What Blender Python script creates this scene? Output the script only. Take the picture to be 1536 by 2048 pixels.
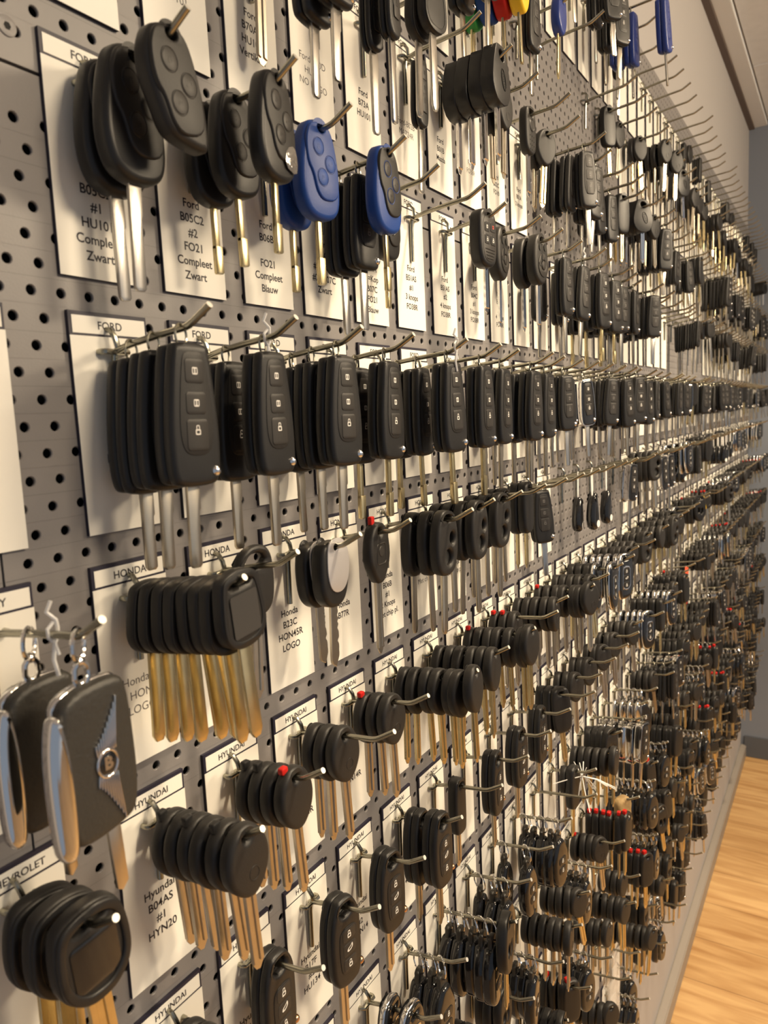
import bpy, bmesh, math, random
import numpy as np
from mathutils import Vector, Matrix

# ------------------------------------------------------------------ camera, world, light, exposure
random.seed(11)
S = bpy.context.scene
for o in list(bpy.data.objects):
    bpy.data.objects.remove(o)
COL = S.collection
CAMZ = 1.64            # camera height above the floor
CAMD = 0.37            # camera distance from the pegboard face (the plane y = 0)
FPX = 1485.35          # focal length in pixels of the 1536x2048 frame
cd = bpy.data.cameras.new('camera')
cam = bpy.data.objects.new('camera', cd); COL.objects.link(cam); S.camera = cam
cd.sensor_fit = 'VERTICAL'; cd.sensor_height = 24.0; cd.lens = 24.0 * FPX / 2048
cd.clip_start = 0.01; cd.clip_end = 30
cd.dof.use_dof = True; cd.dof.focus_distance = 0.72; cd.dof.aperture_fstop = 8.0
r_ = Vector((0.52524141, -0.84968469, -0.04644766)); u_ = Vector((0.12982472, 0.02606928, 0.9911942))
f_ = Vector((0.84099168, 0.5266463, -0.12400274))
M = Matrix.Identity(4)
for i in range(3):
    M[i][0] = r_[i]; M[i][1] = u_[i]; M[i][2] = -f_[i]
M[0][3], M[1][3], M[2][3] = 0.0, -CAMD, CAMZ
cam.matrix_world = M

S.view_settings.view_transform = 'Standard'; S.view_settings.look = 'None'
S.view_settings.exposure = 0.27; S.view_settings.gamma = 1.0
S.view_settings.use_curve_mapping = False
W = bpy.data.worlds.new('world'); S.world = W; W.use_nodes = True
wn = W.node_tree.nodes; wl = W.node_tree.links
bg = wn['Background']; bg.inputs[1].default_value = 0.62
tc = wn.new('ShaderNodeTexCoord'); sx = wn.new('ShaderNodeSeparateXYZ'); rp = wn.new('ShaderNodeValToRGB')
# a dim room: cool daylight from the near end, warmer towards the far end
wl.new(tc.outputs['Generated'], sx.inputs[0]); wl.new(sx.outputs['X'], rp.inputs[0]); wl.new(rp.outputs[0], bg.inputs[0])
rp.color_ramp.elements[0].position = 0.0; rp.color_ramp.elements[0].color = (0.30, 0.34, 0.40, 1)
rp.color_ramp.elements[1].position = 1.0; rp.color_ramp.elements[1].color = (0.98, 0.88, 0.76, 1)

def lamp(name, loc, size, power, colr, aim=None, size_y=None):
    l = bpy.data.lights.new(name, 'AREA'); l.energy = power; l.color = colr
    l.shape = 'RECTANGLE'; l.size = size; l.size_y = size_y or size
    o = bpy.data.objects.new(name, l); COL.objects.link(o); o.location = loc
    if aim:
        d = Vector(aim) - Vector(loc); o.rotation_euler = d.to_track_quat('-Z', 'Y').to_euler()
    o['kind'] = 'structure'
    return o
WARM = (1.0, 0.80, 0.55)
def spot(name, loc, aim, power, ang, size):
    l = bpy.data.lights.new(name, 'SPOT'); l.energy = power; l.color = WARM; l.spot_size = math.radians(ang); l.spot_blend = 0.35; l.shadow_soft_size = size
    o = bpy.data.objects.new(name, l); COL.objects.link(o); o.location = loc
    o.rotation_euler = (Vector(aim) - Vector(loc)).to_track_quat('-Z', 'Y').to_euler(); o['kind'] = 'structure'
# recessed ceiling spots in a line along the wall, then the wide room lamps
for x_ in (0.95, 2.05, 3.15):
    spot('ceiling_spot', (x_, -0.62, 2.76), (x_ - 0.05, -0.45, 0), 95, 74, 0.05)
lamp('ceiling_lamp', (0.6, -1.9, 2.74), 0.5, 42, WARM, (0.6, -0.1, 0.9))
lamp('ceiling_lamp', (2.2, -2.1, 2.74), 0.6, 60, WARM, (1.6, 0.0, 0.9))

# ------------------------------------------------------------------ materials
def mat(name, col, rough=0.5, metal=0.0, noise=None, bump=None, spec=0.5, coat=0.0, alpha=None, trans=0.0):
    m = bpy.data.materials.new(name); m.use_nodes = True
    n = m.node_tree.nodes; l = m.node_tree.links; b = n['Principled BSDF']
    b.inputs['Base Color'].default_value = (*col, 1); b.inputs['Roughness'].default_value = rough
    b.inputs['Metallic'].default_value = metal; b.inputs['Specular IOR Level'].default_value = spec
    b.inputs['Coat Weight'].default_value = coat
    if trans: b.inputs['Transmission Weight'].default_value = trans
    if alpha is not None: b.inputs['Alpha'].default_value = alpha
    tcn = n.new('ShaderNodeTexCoord')
    if noise:
        sc, amt = noise
        t = n.new('ShaderNodeTexNoise'); t.inputs['Scale'].default_value = sc; t.inputs['Detail'].default_value = 3
        l.new(tcn.outputs['Object'], t.inputs['Vector'])
        mx = n.new('ShaderNodeMix'); mx.data_type = 'RGBA'
        mx.inputs['A'].default_value = (*[c * (1 - amt) for c in col], 1)
        mx.inputs['B'].default_value = (*[min(1, c * (1 + amt)) for c in col], 1)
        l.new(t.outputs['Fac'], mx.inputs['Factor']); l.new(mx.outputs['Result'], b.inputs['Base Color'])
    if bump:
        sc, st, dist = bump
        t = n.new('ShaderNodeTexNoise'); t.inputs['Scale'].default_value = sc; t.inputs['Detail'].default_value = 2
        l.new(tcn.outputs['Object'], t.inputs['Vector'])
        bn = n.new('ShaderNodeBump'); bn.inputs['Strength'].default_value = st; bn.inputs['Distance'].default_value = dist
        l.new(t.outputs['Fac'], bn.inputs['Height']); l.new(bn.outputs[0], b.inputs['Normal'])
    return m
MT = {}
MT['black'] = mat('black_plastic', (0.014, 0.0135, 0.0135), 0.38, noise=(60, 0.25), bump=(1800, 0.2, 0.0003), spec=0.38)
MT['black2'] = mat('black_rubber', (0.018, 0.0168, 0.016), 0.45, spec=0.36, bump=(1500, 0.3, 0.0003))
MT['gloss'] = mat('glossy_black_plastic', (0.012, 0.012, 0.013), 0.12, spec=0.5, coat=0.3)
MT['button'] = mat('button_rubber', (0.026, 0.0235, 0.0215), 0.46, spec=0.4)
MT['blue'] = mat('blue_plastic', (0.012, 0.050, 0.235), 0.40, spec=0.3, bump=(1500, 0.2, 0.0003))
MT['blue2'] = mat('blue_button', (0.014, 0.060, 0.27), 0.45, spec=0.3)
MT['navy'] = mat('navy_plastic', (0.02, 0.045, 0.24), 0.33)
MT['steel'] = mat('steel_blade', (0.60, 0.57, 0.52), 0.27, 1.0, noise=(90, 0.10))
MT['nickel'] = mat('nickel_blade', (0.60, 0.54, 0.44), 0.28, 1.0, noise=(90, 0.12))
MT['brass'] = mat('brass_blade', (0.74, 0.62, 0.36), 0.27, 1.0, noise=(80, 0.15))
MT['wire'] = mat('zinc_wire', (0.38, 0.365, 0.30), 0.24, 1.0, noise=(200, 0.12))
MT['wiretip'] = mat('cut_wire_end', (0.85, 0.83, 0.76), 0.35, 0.6)
MT['chrome'] = mat('chrome', (0.82, 0.81, 0.80), 0.08, 1.0)
MT['copper'] = mat('copper_rivet', (0.72, 0.42, 0.22), 0.2, 1.0)
MT['red'] = mat('red_plastic', (0.48, 0.014, 0.010), 0.4, spec=0.3)
MT['green'] = mat('green_plastic', (0.02, 0.27, 0.05), 0.4)
MT['yellow'] = mat('yellow_plastic', (0.85, 0.55, 0.02), 0.4)
MT['icon'] = mat('icon_print', (0.72, 0.70, 0.66), 0.5)
MT['redicon'] = mat('red_icon_print', (0.5, 0.06, 0.04), 0.5)
MT['grayicon'] = mat('grey_icon_print', (0.13, 0.125, 0.12), 0.5)
MT['white'] = mat('white_plastic', (0.80, 0.79, 0.76), 0.4)
MT['silver'] = mat('silver_sticker', (0.60, 0.58, 0.58), 0.33, 0.55)
MT['card'] = mat('white_card', (0.82, 0.80, 0.73), 0.55, noise=(8, 0.03))
MT['carddark'] = mat('dark_card_edge', (0.016, 0.014, 0.030), 0.5)
MT['ink'] = mat('black_ink', (0.022, 0.018, 0.022), 0.6)
MT['inkthin'] = mat('faded_ink', (0.10, 0.09, 0.09), 0.6)
MT['leather'] = mat('dark_leather', (0.030, 0.028, 0.024), 0.45, bump=(500, 0.4, 0.0006))
MT['tan'] = mat('tan_paper', (0.40, 0.27, 0.12), 0.7, noise=(70, 0.3), bump=(60, 0.8, 0.004))
MT['film'] = mat('clear_film', (0.86, 0.84, 0.80), 0.12, spec=0.6, alpha=0.30)
MT['peg'] = mat('grey_painted_steel', (0.215, 0.203, 0.200), 0.42, noise=(5, 0.04), bump=(700, 0.14, 0.0004))
MT['holeshade'] = mat('cavity_shade', (0.02, 0.02, 0.02), 0.9)  # near-black stands in for shade inside board holes, key openings and dimples
MT['wall'] = mat('light_grey_wall', (0.41, 0.39, 0.38), 0.8, bump=(300, 0.1, 0.0005))
MT['wallend'] = mat('blue_grey_wall', (0.20, 0.225, 0.275), 0.75)
MT['basegrey'] = mat('grey_baseboard', (0.09, 0.098, 0.115), 0.6)
MT['basebeige'] = mat('beige_baseboard', (0.27, 0.24, 0.21), 0.45)
MT['ceil'] = mat('ceiling_tile', (0.80, 0.82, 0.84), 0.9, noise=(30, 0.06), bump=(90, 0.3, 0.001))
MT['ceiltrim'] = mat('ceiling_trim', (0.80, 0.81, 0.81), 0.6)
MT['reveal'] = mat('shadow_gap', (0.14, 0.11, 0.095), 0.8)

MT['redtag'] = mat('red_tag', (0.85, 0.12, 0.05), 0.5)
MT['tape'] = mat('glossy_tape', (0.16, 0.15, 0.14), 0.05, spec=0.9, coat=1.0, bump=(160, 0.8, 0.002))

MT['tiewhite'] = mat('translucent_tie', (0.80, 0.80, 0.80), 0.3, alpha=0.75)
MT['emblem'] = mat('worn_emblem', (0.004, 0.004, 0.004), 0.6, spec=0.2)
def wood():
    m = bpy.data.materials.new('oak_plank_floor'); m.use_nodes = True
    n = m.node_tree.nodes; l = m.node_tree.links; b = n['Principled BSDF']
    tcn = n.new('ShaderNodeTexCoord')
    mp = n.new('ShaderNodeMapping'); mp.inputs['Scale'].default_value = (1, 1, 1)
    mp.inputs['Rotation'].default_value = (0, 0, math.radians(90))
    l.new(tcn.outputs['Object'], mp.inputs[0])
    br = n.new('ShaderNodeTexBrick'); br.inputs['Scale'].default_value = 1.0
    br.inputs['Brick Width'].default_value = 1.3; br.inputs['Row Height'].default_value = 0.19
    br.inputs['Mortar Size'].default_value = 0.0012; br.offset = 0.37
    br.inputs['Color1'].default_value = (0.50, 0.31, 0.135, 1); br.inputs['Color2'].default_value = (0.60, 0.39, 0.18, 1)
    br.inputs['Mortar'].default_value = (0.25, 0.14, 0.06, 1)
    l.new(mp.outputs[0], br.inputs['Vector'])
    mp2 = n.new('ShaderNodeMapping'); mp2.inputs['Scale'].default_value = (1.6, 14, 1)
    l.new(mp.outputs[0], mp2.inputs[0])
    ns = n.new('ShaderNodeTexNoise'); ns.inputs['Scale'].default_value = 2.2; ns.inputs['Detail'].default_value = 6
    ns.inputs['Distortion'].default_value = 0.8
    l.new(mp2.outputs[0], ns.inputs['Vector'])
    rmp = n.new('ShaderNodeValToRGB'); rmp.color_ramp.elements[0].position = 0.30; rmp.color_ramp.elements[0].color = (0.70, 0.60, 0.50, 1)
    rmp.color_ramp.elements[1].position = 0.62; rmp.color_ramp.elements[1].color = (1, 1, 1, 1)
    l.new(ns.outputs['Fac'], rmp.inputs[0])
    mx = n.new('ShaderNodeMix'); mx.data_type = 'RGBA'; mx.blend_type = 'MULTIPLY'; mx.inputs['Factor'].default_value = 1
    l.new(br.outputs['Color'], mx.inputs['A']); l.new(rmp.outputs[0], mx.inputs['B']); l.new(mx.outputs['Result'], b.inputs['Base Color'])
    b.inputs['Roughness'].default_value = 0.42
    return m
MT['wood'] = wood()

# ------------------------------------------------------------------ mesh helpers (all key sizes in millimetres)
MM = 0.001
def link(o): COL.objects.link(o); return o
def mesh_from(verts, faces, m, smooth=False, angle=35, mi=None):
    me = bpy.data.meshes.new('mesh'); me.from_pydata([tuple(v) for v in verts], [], faces)
    for x in (m if isinstance(m, (list, tuple)) else [m]): me.materials.append(MT[x])
    if mi: me.polygons.foreach_set('material_index', mi)
    if smooth:
        me.polygons.foreach_set('use_smooth', [True] * len(me.polygons)); me.set_sharp_from_angle(angle=math.radians(angle))
    me.update(); return me
def box_data(x0, x1, y0, y1, z0, z1):
    v = [(x, y, z) for x in (x0, x1) for y in (y0, y1) for z in (z0, z1)]
    f = [(0, 1, 3, 2), (4, 6, 7, 5), (0, 4, 5, 1), (2, 3, 7, 6), (0, 2, 6, 4), (1, 5, 7, 3)]
    return v, f
def box_mesh(x0, x1, y0, y1, z0, z1, m, bev=0.0):
    v, f = box_data(x0, x1, y0, y1, z0, z1)
    me = mesh_from(v, f, m)
    if bev:
        bm = bmesh.new(); bm.from_mesh(me)
        bmesh.ops.bevel(bm, geom=bm.edges[:], offset=bev, segments=2, affect='EDGES'); bm.to_mesh(me); bm.free()
    return me
def struct(name, me):
    o = link(bpy.data.objects.new(name, me)); o['kind'] = 'structure'; return o
def chaikin(p, n=2):
    for _ in range(n):
        q = []
        for i in range(len(p)):
            a, b = p[i], p[(i + 1) % len(p)]
            q += [(a[0] * .75 + b[0] * .25, a[1] * .75 + b[1] * .25), (a[0] * .25 + b[0] * .75, a[1] * .25 + b[1] * .75)]
        p = q
    return p
def ell(cx, cz, rx, rz=None, n=20, rot=0):
    rz = rz or rx; c, s = math.cos(rot), math.sin(rot); out = []
    for i in range(n):
        a = 2 * math.pi * i / n; x, z = rx * math.cos(a), rz * math.sin(a)
        out.append((cx + x * c - z * s, cz + x * s + z * c))
    return out
def rrect(cx, cz, w, h, r, n=4, top=1.0):
    out = []
    for k, (sx_, sz_) in enumerate(((1, 1), (-1, 1), (-1, -1), (1, -1))):
        for i in range(n + 1):
            a = math.pi / 2 * (k + i / n)
            x = sx_ * (w / 2 - r) + r * math.cos(a); z = sz_ * (h / 2 - r) + r * math.sin(a)
            t = (z + h / 2) / h
            out.append((cx + x * (1 + (top - 1) * t), cz + z))
    return out
def slab(loops, t, m, bev=0.8, y=0.0, res=2):
    """extruded outline with holes, rounded edges; front face towards -Y"""
    cu = bpy.data.curves.new('c', 'CURVE'); cu.dimensions = '2D'; cu.fill_mode = 'BOTH'
    for lp in loops:
        sp = cu.splines.new('POLY'); sp.points.add(len(lp) - 1)
        for i, (x, z) in enumerate(lp): sp.points[i].co = (x, z, 0, 1)
        sp.use_cyclic_u = True
    bev = min(bev, t / 2 - 0.01) if bev else 0
    cu.extrude = t / 2 - bev; cu.bevel_depth = bev; cu.bevel_resolution = res; cu.offset = -bev
    ob = link(bpy.data.objects.new('c', cu)); dg = bpy.context.evaluated_depsgraph_get(); dg.update()
    me = bpy.data.meshes.new_from_object(ob.evaluated_get(dg)); bpy.data.objects.remove(ob); bpy.data.curves.remove(cu)
    me.transform(Matrix(((1, 0, 0, 0), (0, 0, -1, y), (0, 1, 0, 0), (0, 0, 0, 1))))
    me.materials.clear(); me.materials.append(MT[m])
    bm = bmesh.new(); bm.from_mesh(me); bmesh.ops.remove_doubles(bm, verts=bm.verts, dist=0.004)
    bmesh.ops.recalc_face_normals(bm, faces=bm.faces); bm.to_mesh(me); bm.free()
    me.polygons.foreach_set('use_smooth', [True] * len(me.polygons)); me.set_sharp_from_angle(angle=math.radians(38))
    return me
def tube(pts, r, m, seg=8, closed=False, cap=True, tipmat=None):
    P = [Vector(p) for p in pts]; n = len(P); vs = []; fs = []; mi = []
    prev = None
    for i in range(n):
        if closed: t = (P[(i + 1) % n] - P[i - 1])
        else: t = P[min(i + 1, n - 1)] - P[max(i - 1, 0)]
        t.normalize()
        if prev is None:
            a = Vector((1, 0, 0)) if abs(t.x) < 0.8 else Vector((0, 0, 1))
            u = (a - t * a.dot(t)).normalized()
        else: u = (prev - t * prev.dot(t)).normalized()
        prev = u; w = t.cross(u)
        for k in range(seg):
            an = 2 * math.pi * k / seg; vs.append(P[i] + u * (r * math.cos(an)) + w * (r * math.sin(an)))
    for i in range(n if closed else n - 1):
        j = (i + 1) % n
        for k in range(seg):
            fs.append((i * seg + k, i * seg + (k + 1) % seg, j * seg + (k + 1) % seg, j * seg + k)); mi.append(0)
    if cap and not closed:
        fs.append(tuple(range(seg - 1, -1, -1))); mi.append(0)
        fs.append(tuple((n - 1) * seg + k for k in range(seg))); mi.append(1 if tipmat else 0)
    return mesh_from(vs, fs, [m, tipmat] if tipmat else m, True, 50, mi)
def dome(cx, y, cz, r, h, m, seg=14, rings=4):
    vs = []; fs = []
    for j in range(rings):
        a = math.pi / 2 * j / rings
        for k in range(seg):
            b = 2 * math.pi * k / seg; vs.append((cx + r * math.cos(a) * math.cos(b), y - h * math.sin(a), cz + r * math.cos(a) * math.sin(b)))
    vs.append((cx, y - h, cz))
    for j in range(rings - 1):
        for k in range(seg): fs.append((j * seg + k, j * seg + (k + 1) % seg, (j + 1) * seg + (k + 1) % seg, (j + 1) * seg + k))
    for k in range(seg): fs.append(((rings - 1) * seg + k, (rings - 1) * seg + (k + 1) % seg, len(vs) - 1))
    return mesh_from(vs, fs, m, True, 80)
def ring(cx, cy, cz, r, w, m, yaw=0.0, seg=22, tilt=0.0):
    pts = []
    for i in range(seg):
        a = 2 * math.pi * i / seg; x, z = r * math.cos(a), r * math.sin(a)
        pts.append((cx + x * math.cos(yaw), cy + x * math.sin(yaw) + z * math.sin(tilt), cz + z * math.cos(tilt)))
    return tube(pts, w, m, 6, closed=True)
def join(meshes, name='joined'):
    mats = []; V = []; F = []; MI = []; SM = []
    for me in meshes:
        off = len(V); V += [v.co.copy() for v in me.vertices]
        idx = []
        for mm in me.materials:
            if mm not in mats: mats.append(mm)
            idx.append(mats.index(mm))
        for p in me.polygons:
            F.append(tuple(off + i for i in p.vertices)); MI.append(idx[p.material_index] if idx else 0)
    me = bpy.data.meshes.new(name); me.from_pydata([tuple(v) for v in V], [], F)
    for mm in mats: me.materials.append(mm)
    me.polygons.foreach_set('material_index', MI)
    me.polygons.foreach_set('use_smooth', [True] * len(F)); me.set_sharp_from_angle(angle=math.radians(40)); me.update()
    return me
def text_mesh(body, size, m, cx, cz, y, bold=0.0, spacing=1.28, align='CENTER', thick=0.0):
    cu = bpy.data.curves.new('t', 'FONT'); cu.body = body; cu.size = size; cu.align_x = align; cu.align_y = 'CENTER'
    cu.space_line = spacing; cu.offset = bold; cu.resolution_u = 3; cu.extrude = thick
    ob = link(bpy.data.objects.new('t', cu)); dg = bpy.context.evaluated_depsgraph_get(); dg.update()
    me = bpy.data.meshes.new_from_object(ob.evaluated_get(dg)); bpy.data.objects.remove(ob); bpy.data.curves.remove(cu)
    me.transform(Matrix(((1, 0, 0, cx), (0, 0, -1, y), (0, 1, 0, cz), (0, 0, 0, 1))))
    me.materials.clear(); me.materials.append(MT[m]); return me

def text_turned(body, size, m, cx, cz, y, ang):
    me = text_mesh(body, size, m, 0, 0, 0); me.transform(Matrix.Translation((cx, y, cz)) @ Matrix.Rotation(-ang, 4, 'Y')); return me
# ------------------------------------------------------------------ key parts
def blade(kind, z0, L, cx=0.0, w=8.5, m=None):
    """z0 = where the blade leaves the head; hangs down to z0-L"""
    if kind == 'flat':
        o = [(-w / 2, z0 + 3), (w / 2, z0 + 3), (w / 2, z0 - L * .28), (w / 2 - 1, z0 - L * .31), (w / 2 - 1, z0 - L + 1.5), (w / 2 - 2.5, z0 - L), (-w / 2 + 1.5, z0 - L), (-w / 2, z0 - L + 2)]
        return slab([[(x + cx, z) for x, z in o]], 2.6, m or 'steel', 0.35, res=1)
    if kind == 'blank':
        o = [(-w / 2, z0 + 3), (w / 2, z0 + 3), (w / 2, z0 - L + 4), (w / 4, z0 - L), (-w / 4, z0 - L), (-w / 2, z0 - L + 4)]
        return slab([[(x + cx, z) for x, z in o]], 2.4, m or 'brass', 0.3, res=1)
    if kind == 'tibbe':
        a = slab([[(cx - 2.2, z0 + 3), (cx + 2.2, z0 + 3), (cx + 2.2, z0 - L * .62), (cx - 2.2, z0 - L * .62)]], 3.6, m or 'brass', 0.5, res=1)
        b = slab([[(cx - 2.2, z0 - L * .58), (cx + 4.2, z0 - L * .58), (cx + 4.2, z0 - L + 1), (cx + 3, z0 - L), (cx - 1.4, z0 - L), (cx - 2.2, z0 - L + 1)]], 4.2, m or 'brass', 0.5, res=1)
        return join([a, b])
    if kind == 'groove':
        o = [(-w / 2, z0 + 3), (w / 2, z0 + 3), (w / 2, z0 - L + 4), (w / 8, z0 - L), (-w / 4, z0 - L + 1), (-w / 2, z0 - L + 5)]
        a = slab([[(x + cx, z) for x, z in o]], 0.9, m or 'nickel', 0.2, res=0)
        ps = [a]
        for x0, x1 in ((-w / 2, -w / 5), (w / 7, w / 2)):
            ps.append(slab([[(cx + x0, z0 + 2), (cx + x1, z0 + 2), (cx + x1, z0 - L + 5), (cx + x0, z0 - L + 6)]], 3.0, m or 'nickel', 0.3, res=0))
        return join(ps)
    if kind == 'cut':
        o = [(-w / 2, z0 + 3), (w / 2, z0 + 3)]; k = 8; rnd = random.Random(int(L * 7 + w))
        for i in range(k):
            z = z0 - 4 - (L - 9) * i / k; o += [(w / 2 - rnd.uniform(0, 2.4), z), (w / 2 - rnd.uniform(0, 1.2), z - 2.4)]
        o += [(0.6, z0 - L), (-w / 2 + 1, z0 - L + 3), (-w / 2, z0 - L + 6)]
        return slab([[(x + cx, z) for x, z in o]], 2.4, m or 'nickel', 0.3, res=0)

def lock_icon(cx, z, y, s=1.0, m='icon', kind=0):
    if kind == 0:
        a = [rrect(cx, z - 0.9 * s, 3.0 * s, 2.6 * s, 0.6), rrect(cx, z - 0.9 * s, 1.9 * s, 1.5 * s, 0.4)]
        b = [rrect(cx, z + 1.1 * s, 2.0 * s, 2.6 * s, 0.9), rrect(cx, z + 1.1 * s, 1.2 * s, 1.8 * s, 0.55)]
        return join([slab(a, 0.16, m, 0, y, 0), slab(b, 0.14, m, 0, y, 0)])
    if kind == 1:
        o = chaikin([(cx - 2.6 * s, z - 1.2 * s), (cx - 2.0 * s, z + 0.6 * s), (cx + 1 * s, z + 1.6 * s), (cx + 2.4 * s, z + 3.2 * s), (cx + 2.8 * s, z + 0.6 * s), (cx + 1.5 * s, z - 0.8 * s), (cx - 0.6 * s, z - 1.5 * s)], 1)
        c = (sum(p[0] for p in o) / len(o), sum(p[1] for p in o) / len(o)); i = [(c[0] + (p[0] - c[0]) * .62, c[1] + (p[1] - c[1]) * .62) for p in o]
        return slab([o, i], 0.16, m, 0, y, 0)
    o = [rrect(cx, z, 3.2 * s, 3.4 * s, 0.8), rrect(cx - 0.75 * s, z, 0.9 * s, 2.2 * s, 0.3), rrect(cx + 0.75 * s, z, 0.9 * s, 2.2 * s, 0.3)]
    return slab(o, 0.16, m, 0, y, 0)

def scale_loop(lp, s, dz=0, dx=0):
    cx = sum(p[0] for p in lp) / len(lp); cz = sum(p[1] for p in lp) / len(lp)
    return [(cx + (p[0] - cx) * s + dx, cz + (p[1] - cz) * s + dz) for p in lp]

KINDS = {}   # name -> dict(parts=[(name, mesh, label)], cat, desc, pitch)
def kind(name, parts, desc, cat='key', sc=1.0):
    parts = [p if len(p) > 3 else (p[0], p[1], p[2], []) for p in parts]; every = []
    for p in parts:
        p[1].transform(Matrix.Scale(MM * sc, 4)); p[1].name = p[0]; every.append(p[1])
        for q in p[3]: q[1].transform(Matrix.Scale(MM * sc, 4)); q[1].name = q[0]; every.append(q[1])
    KINDS[name] = dict(parts=parts, desc=desc, cat=cat, far=join(every))

def make_oval3(name, shell, cover, btn, bl, blm, desc, L=46, tape=False, sc=1.0, head=False):
    body = chaikin([(-8, 6), (3, 8), (12, 3), (17, -12), (20, -30), (20.5, -48), (16, -59), (4, -63), (-9, -62), (-17, -56), (-21, -42), (-20, -24), (-17, -9), (-13, 2)], 2)
    if head: body = chaikin([(-9, 5), (3, 8), (12, 3), (17.5, -12), (21, -32), (20.5, -52), (17, -56), (-3, -51), (-9, -46), (-13, -34), (-17.5, -22), (-17.5, -8), (-13, 2)], 2)
    hole = ell(0, 0.6, 4.2, 3.2)
    parts = [('shell', slab([body, hole], 13, shell, 4.0, 0, 3), None)]
    cov = chaikin([(-9, 3.2), (2, 5), (10, 1), (14.5, -13), (17.2, -31), (16, -47), (0, -50), (-7, -44), (-10, -32), (-15.5, -25), (-16.5, -10), (-13, 0)], 2)
    parts.append(('cover', slab([cov, ell(0, 0.6, 4.2, 3.2)], 3.4, cover, 1.3, -6.3, 2), None))
    for k, (x, z) in enumerate(((-4.5, -13), (7.5, -23), (-1, -33.5))):
        parts.append(('button', join([slab([ell(x, z, 6.0, 6.6), ell(x, z, 5.4, 6.0)], 0.5, shell, 0.2, -8.05, 0), slab([ell(x, z, 5.1, 5.7)], 0.7, btn, 0.3, -8.1, 1)]), None, [('icon', lock_icon(x, z, -8.5, 0.9, btn, k % 3))]))
    if tape: parts.append(('clear_tape', slab([chaikin([(5, -40), (15, -36), (18, -46), (16, -56), (2, -52)], 1)], 0.5, 'tape', 0.2, -8.0, 1), 'shiny clear tape'))
    if not head: parts.append(('blade', blade(bl, -62, L, 0, m=blm), None))
    kind(name, parts, desc, sc=sc)
make_oval3('ovalblack', 'black', 'black2', 'button', 'flat', 'steel', 'black oval remote key', 56, sc=1.02)
make_oval3('ovalhead', 'black2', 'black2', 'button', 'flat', 'steel', 'black three-button remote head without blade', head=True, sc=0.97)
make_oval3('ovalbrass', 'black', 'black2', 'button', 'tibbe', 'brass', 'black oval remote key with brass blade', sc=0.90)
make_oval3('ovaltape', 'black', 'black2', 'button', 'tibbe', 'brass', 'black oval remote key with shiny tape patch', tape=True, sc=0.90)
make_oval3('ovalblue', 'blue', 'blue', 'blue2', 'tibbe', 'brass', 'all-blue oval remote key', 46, sc=0.95)
make_oval3('ovalbluefront', 'blue', 'black2', 'button', 'tibbe', 'brass', 'black and blue oval remote key', 46, sc=0.93)

def flip_outline(wt, wb, zt, zb, r=6):
    h = zt - zb
    return chaikin([(-wt / 2 + 3, zt), (wt / 2 - 3, zt), (wt / 2, zt - 3), (wb / 2 - 1, zt - h * .45), (wb / 2, zt - h * .75), (wb / 2 - 1.5, zb + 4), (wb / 2 - 6, zb), (-wb / 2 + 6, zb), (-wb / 2 + 1.5, zb + 4), (-wb / 2, zt - h * .75), (-wb / 2 + 1, zt - h * .45), (-wt / 2, zt - 3)], 2)
def make_flip(name, bl, blm, desc, shell='black', L=46, t=17, wt=25, wb=35, h=78, chrome=True, icons='icon', trim=None):
    zt, zb = -9.5, -9.5 - h
    o = flip_outline(wt, wb, zt, zb)
    parts = [('front_shell', slab([o], t * .52, shell, 3.4, -t * .25, 3), None), ('back_shell', slab([scale_loop(o, 0.985)], t * .5, shell, 3.0, t * .25, 2), None)]
    fy = -t * .51
    pan = flip_outline(wt * .62, wb * .66, zt - 5, zb + 17)
    parts.append(('button_panel', slab([pan], 0.9, 'black2' if shell != 'navy' else shell, 0.35, fy, 1), None))
    for k, (fz, hh) in enumerate(((.16, 13), (.38, 12), (.60, 17))):
        z = zt - h * fz - 3
        w = wt * .42 + (wb - wt) * .4 * fz
        parts.append(('button', slab([rrect(0, z, w + 1.6, hh, 2.0)], 0.7, 'button' if shell != 'navy' else shell, 0.3, fy - 0.5, 1), None, [('icon', lock_icon(0, z + (2.5 if k == 2 else 0), fy - 0.92, 1.15, icons, (2, 2, 0)[k]))]))
    if chrome: parts.append(('release_button', dome(wb / 2 - 5.2, fy + 0.8, zb + 8, 3.1, 2.6, 'chrome'), 'round chrome release button'))
    if trim: parts.append(('trim', slab([o, scale_loop(o, 0.93)], t * .9, trim, 0.8, 0, 1), None))
    parts.append(('loop', ring(0, 0, -5.2, 6.2, 0.75, 'wire', 1.57 * 0.25), 'split wire ring'))
    parts.append(('blade', blade(bl, zb, L, 1.5, m=blm), None))
    kind(name, parts, desc)
make_flip('flipsteel', 'flat', 'nickel', 'long black flip remote key')
make_flip('flipbrass', 'tibbe', 'brass', 'long black flip remote key with brass blade')
make_flip('flipdark', 'flat', 'steel', 'black flip remote key', t=15, wt=24, wb=32, h=72, icons='grayicon', chrome=True)
make_flip('flipblue', 'flat', 'steel', 'blue flip remote key', shell='navy', icons='navy')
make_flip('flipchrome', 'flat', 'steel', 'chrome-trimmed black flip key', shell='gloss', trim='chrome', t=14, h=68, wb=32)
make_flip('slim', 'flat', 'steel', 'slim black key with long steel blade', t=11, wt=16, wb=20, h=62, chrome=False, icons='black2', L=58)

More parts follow.
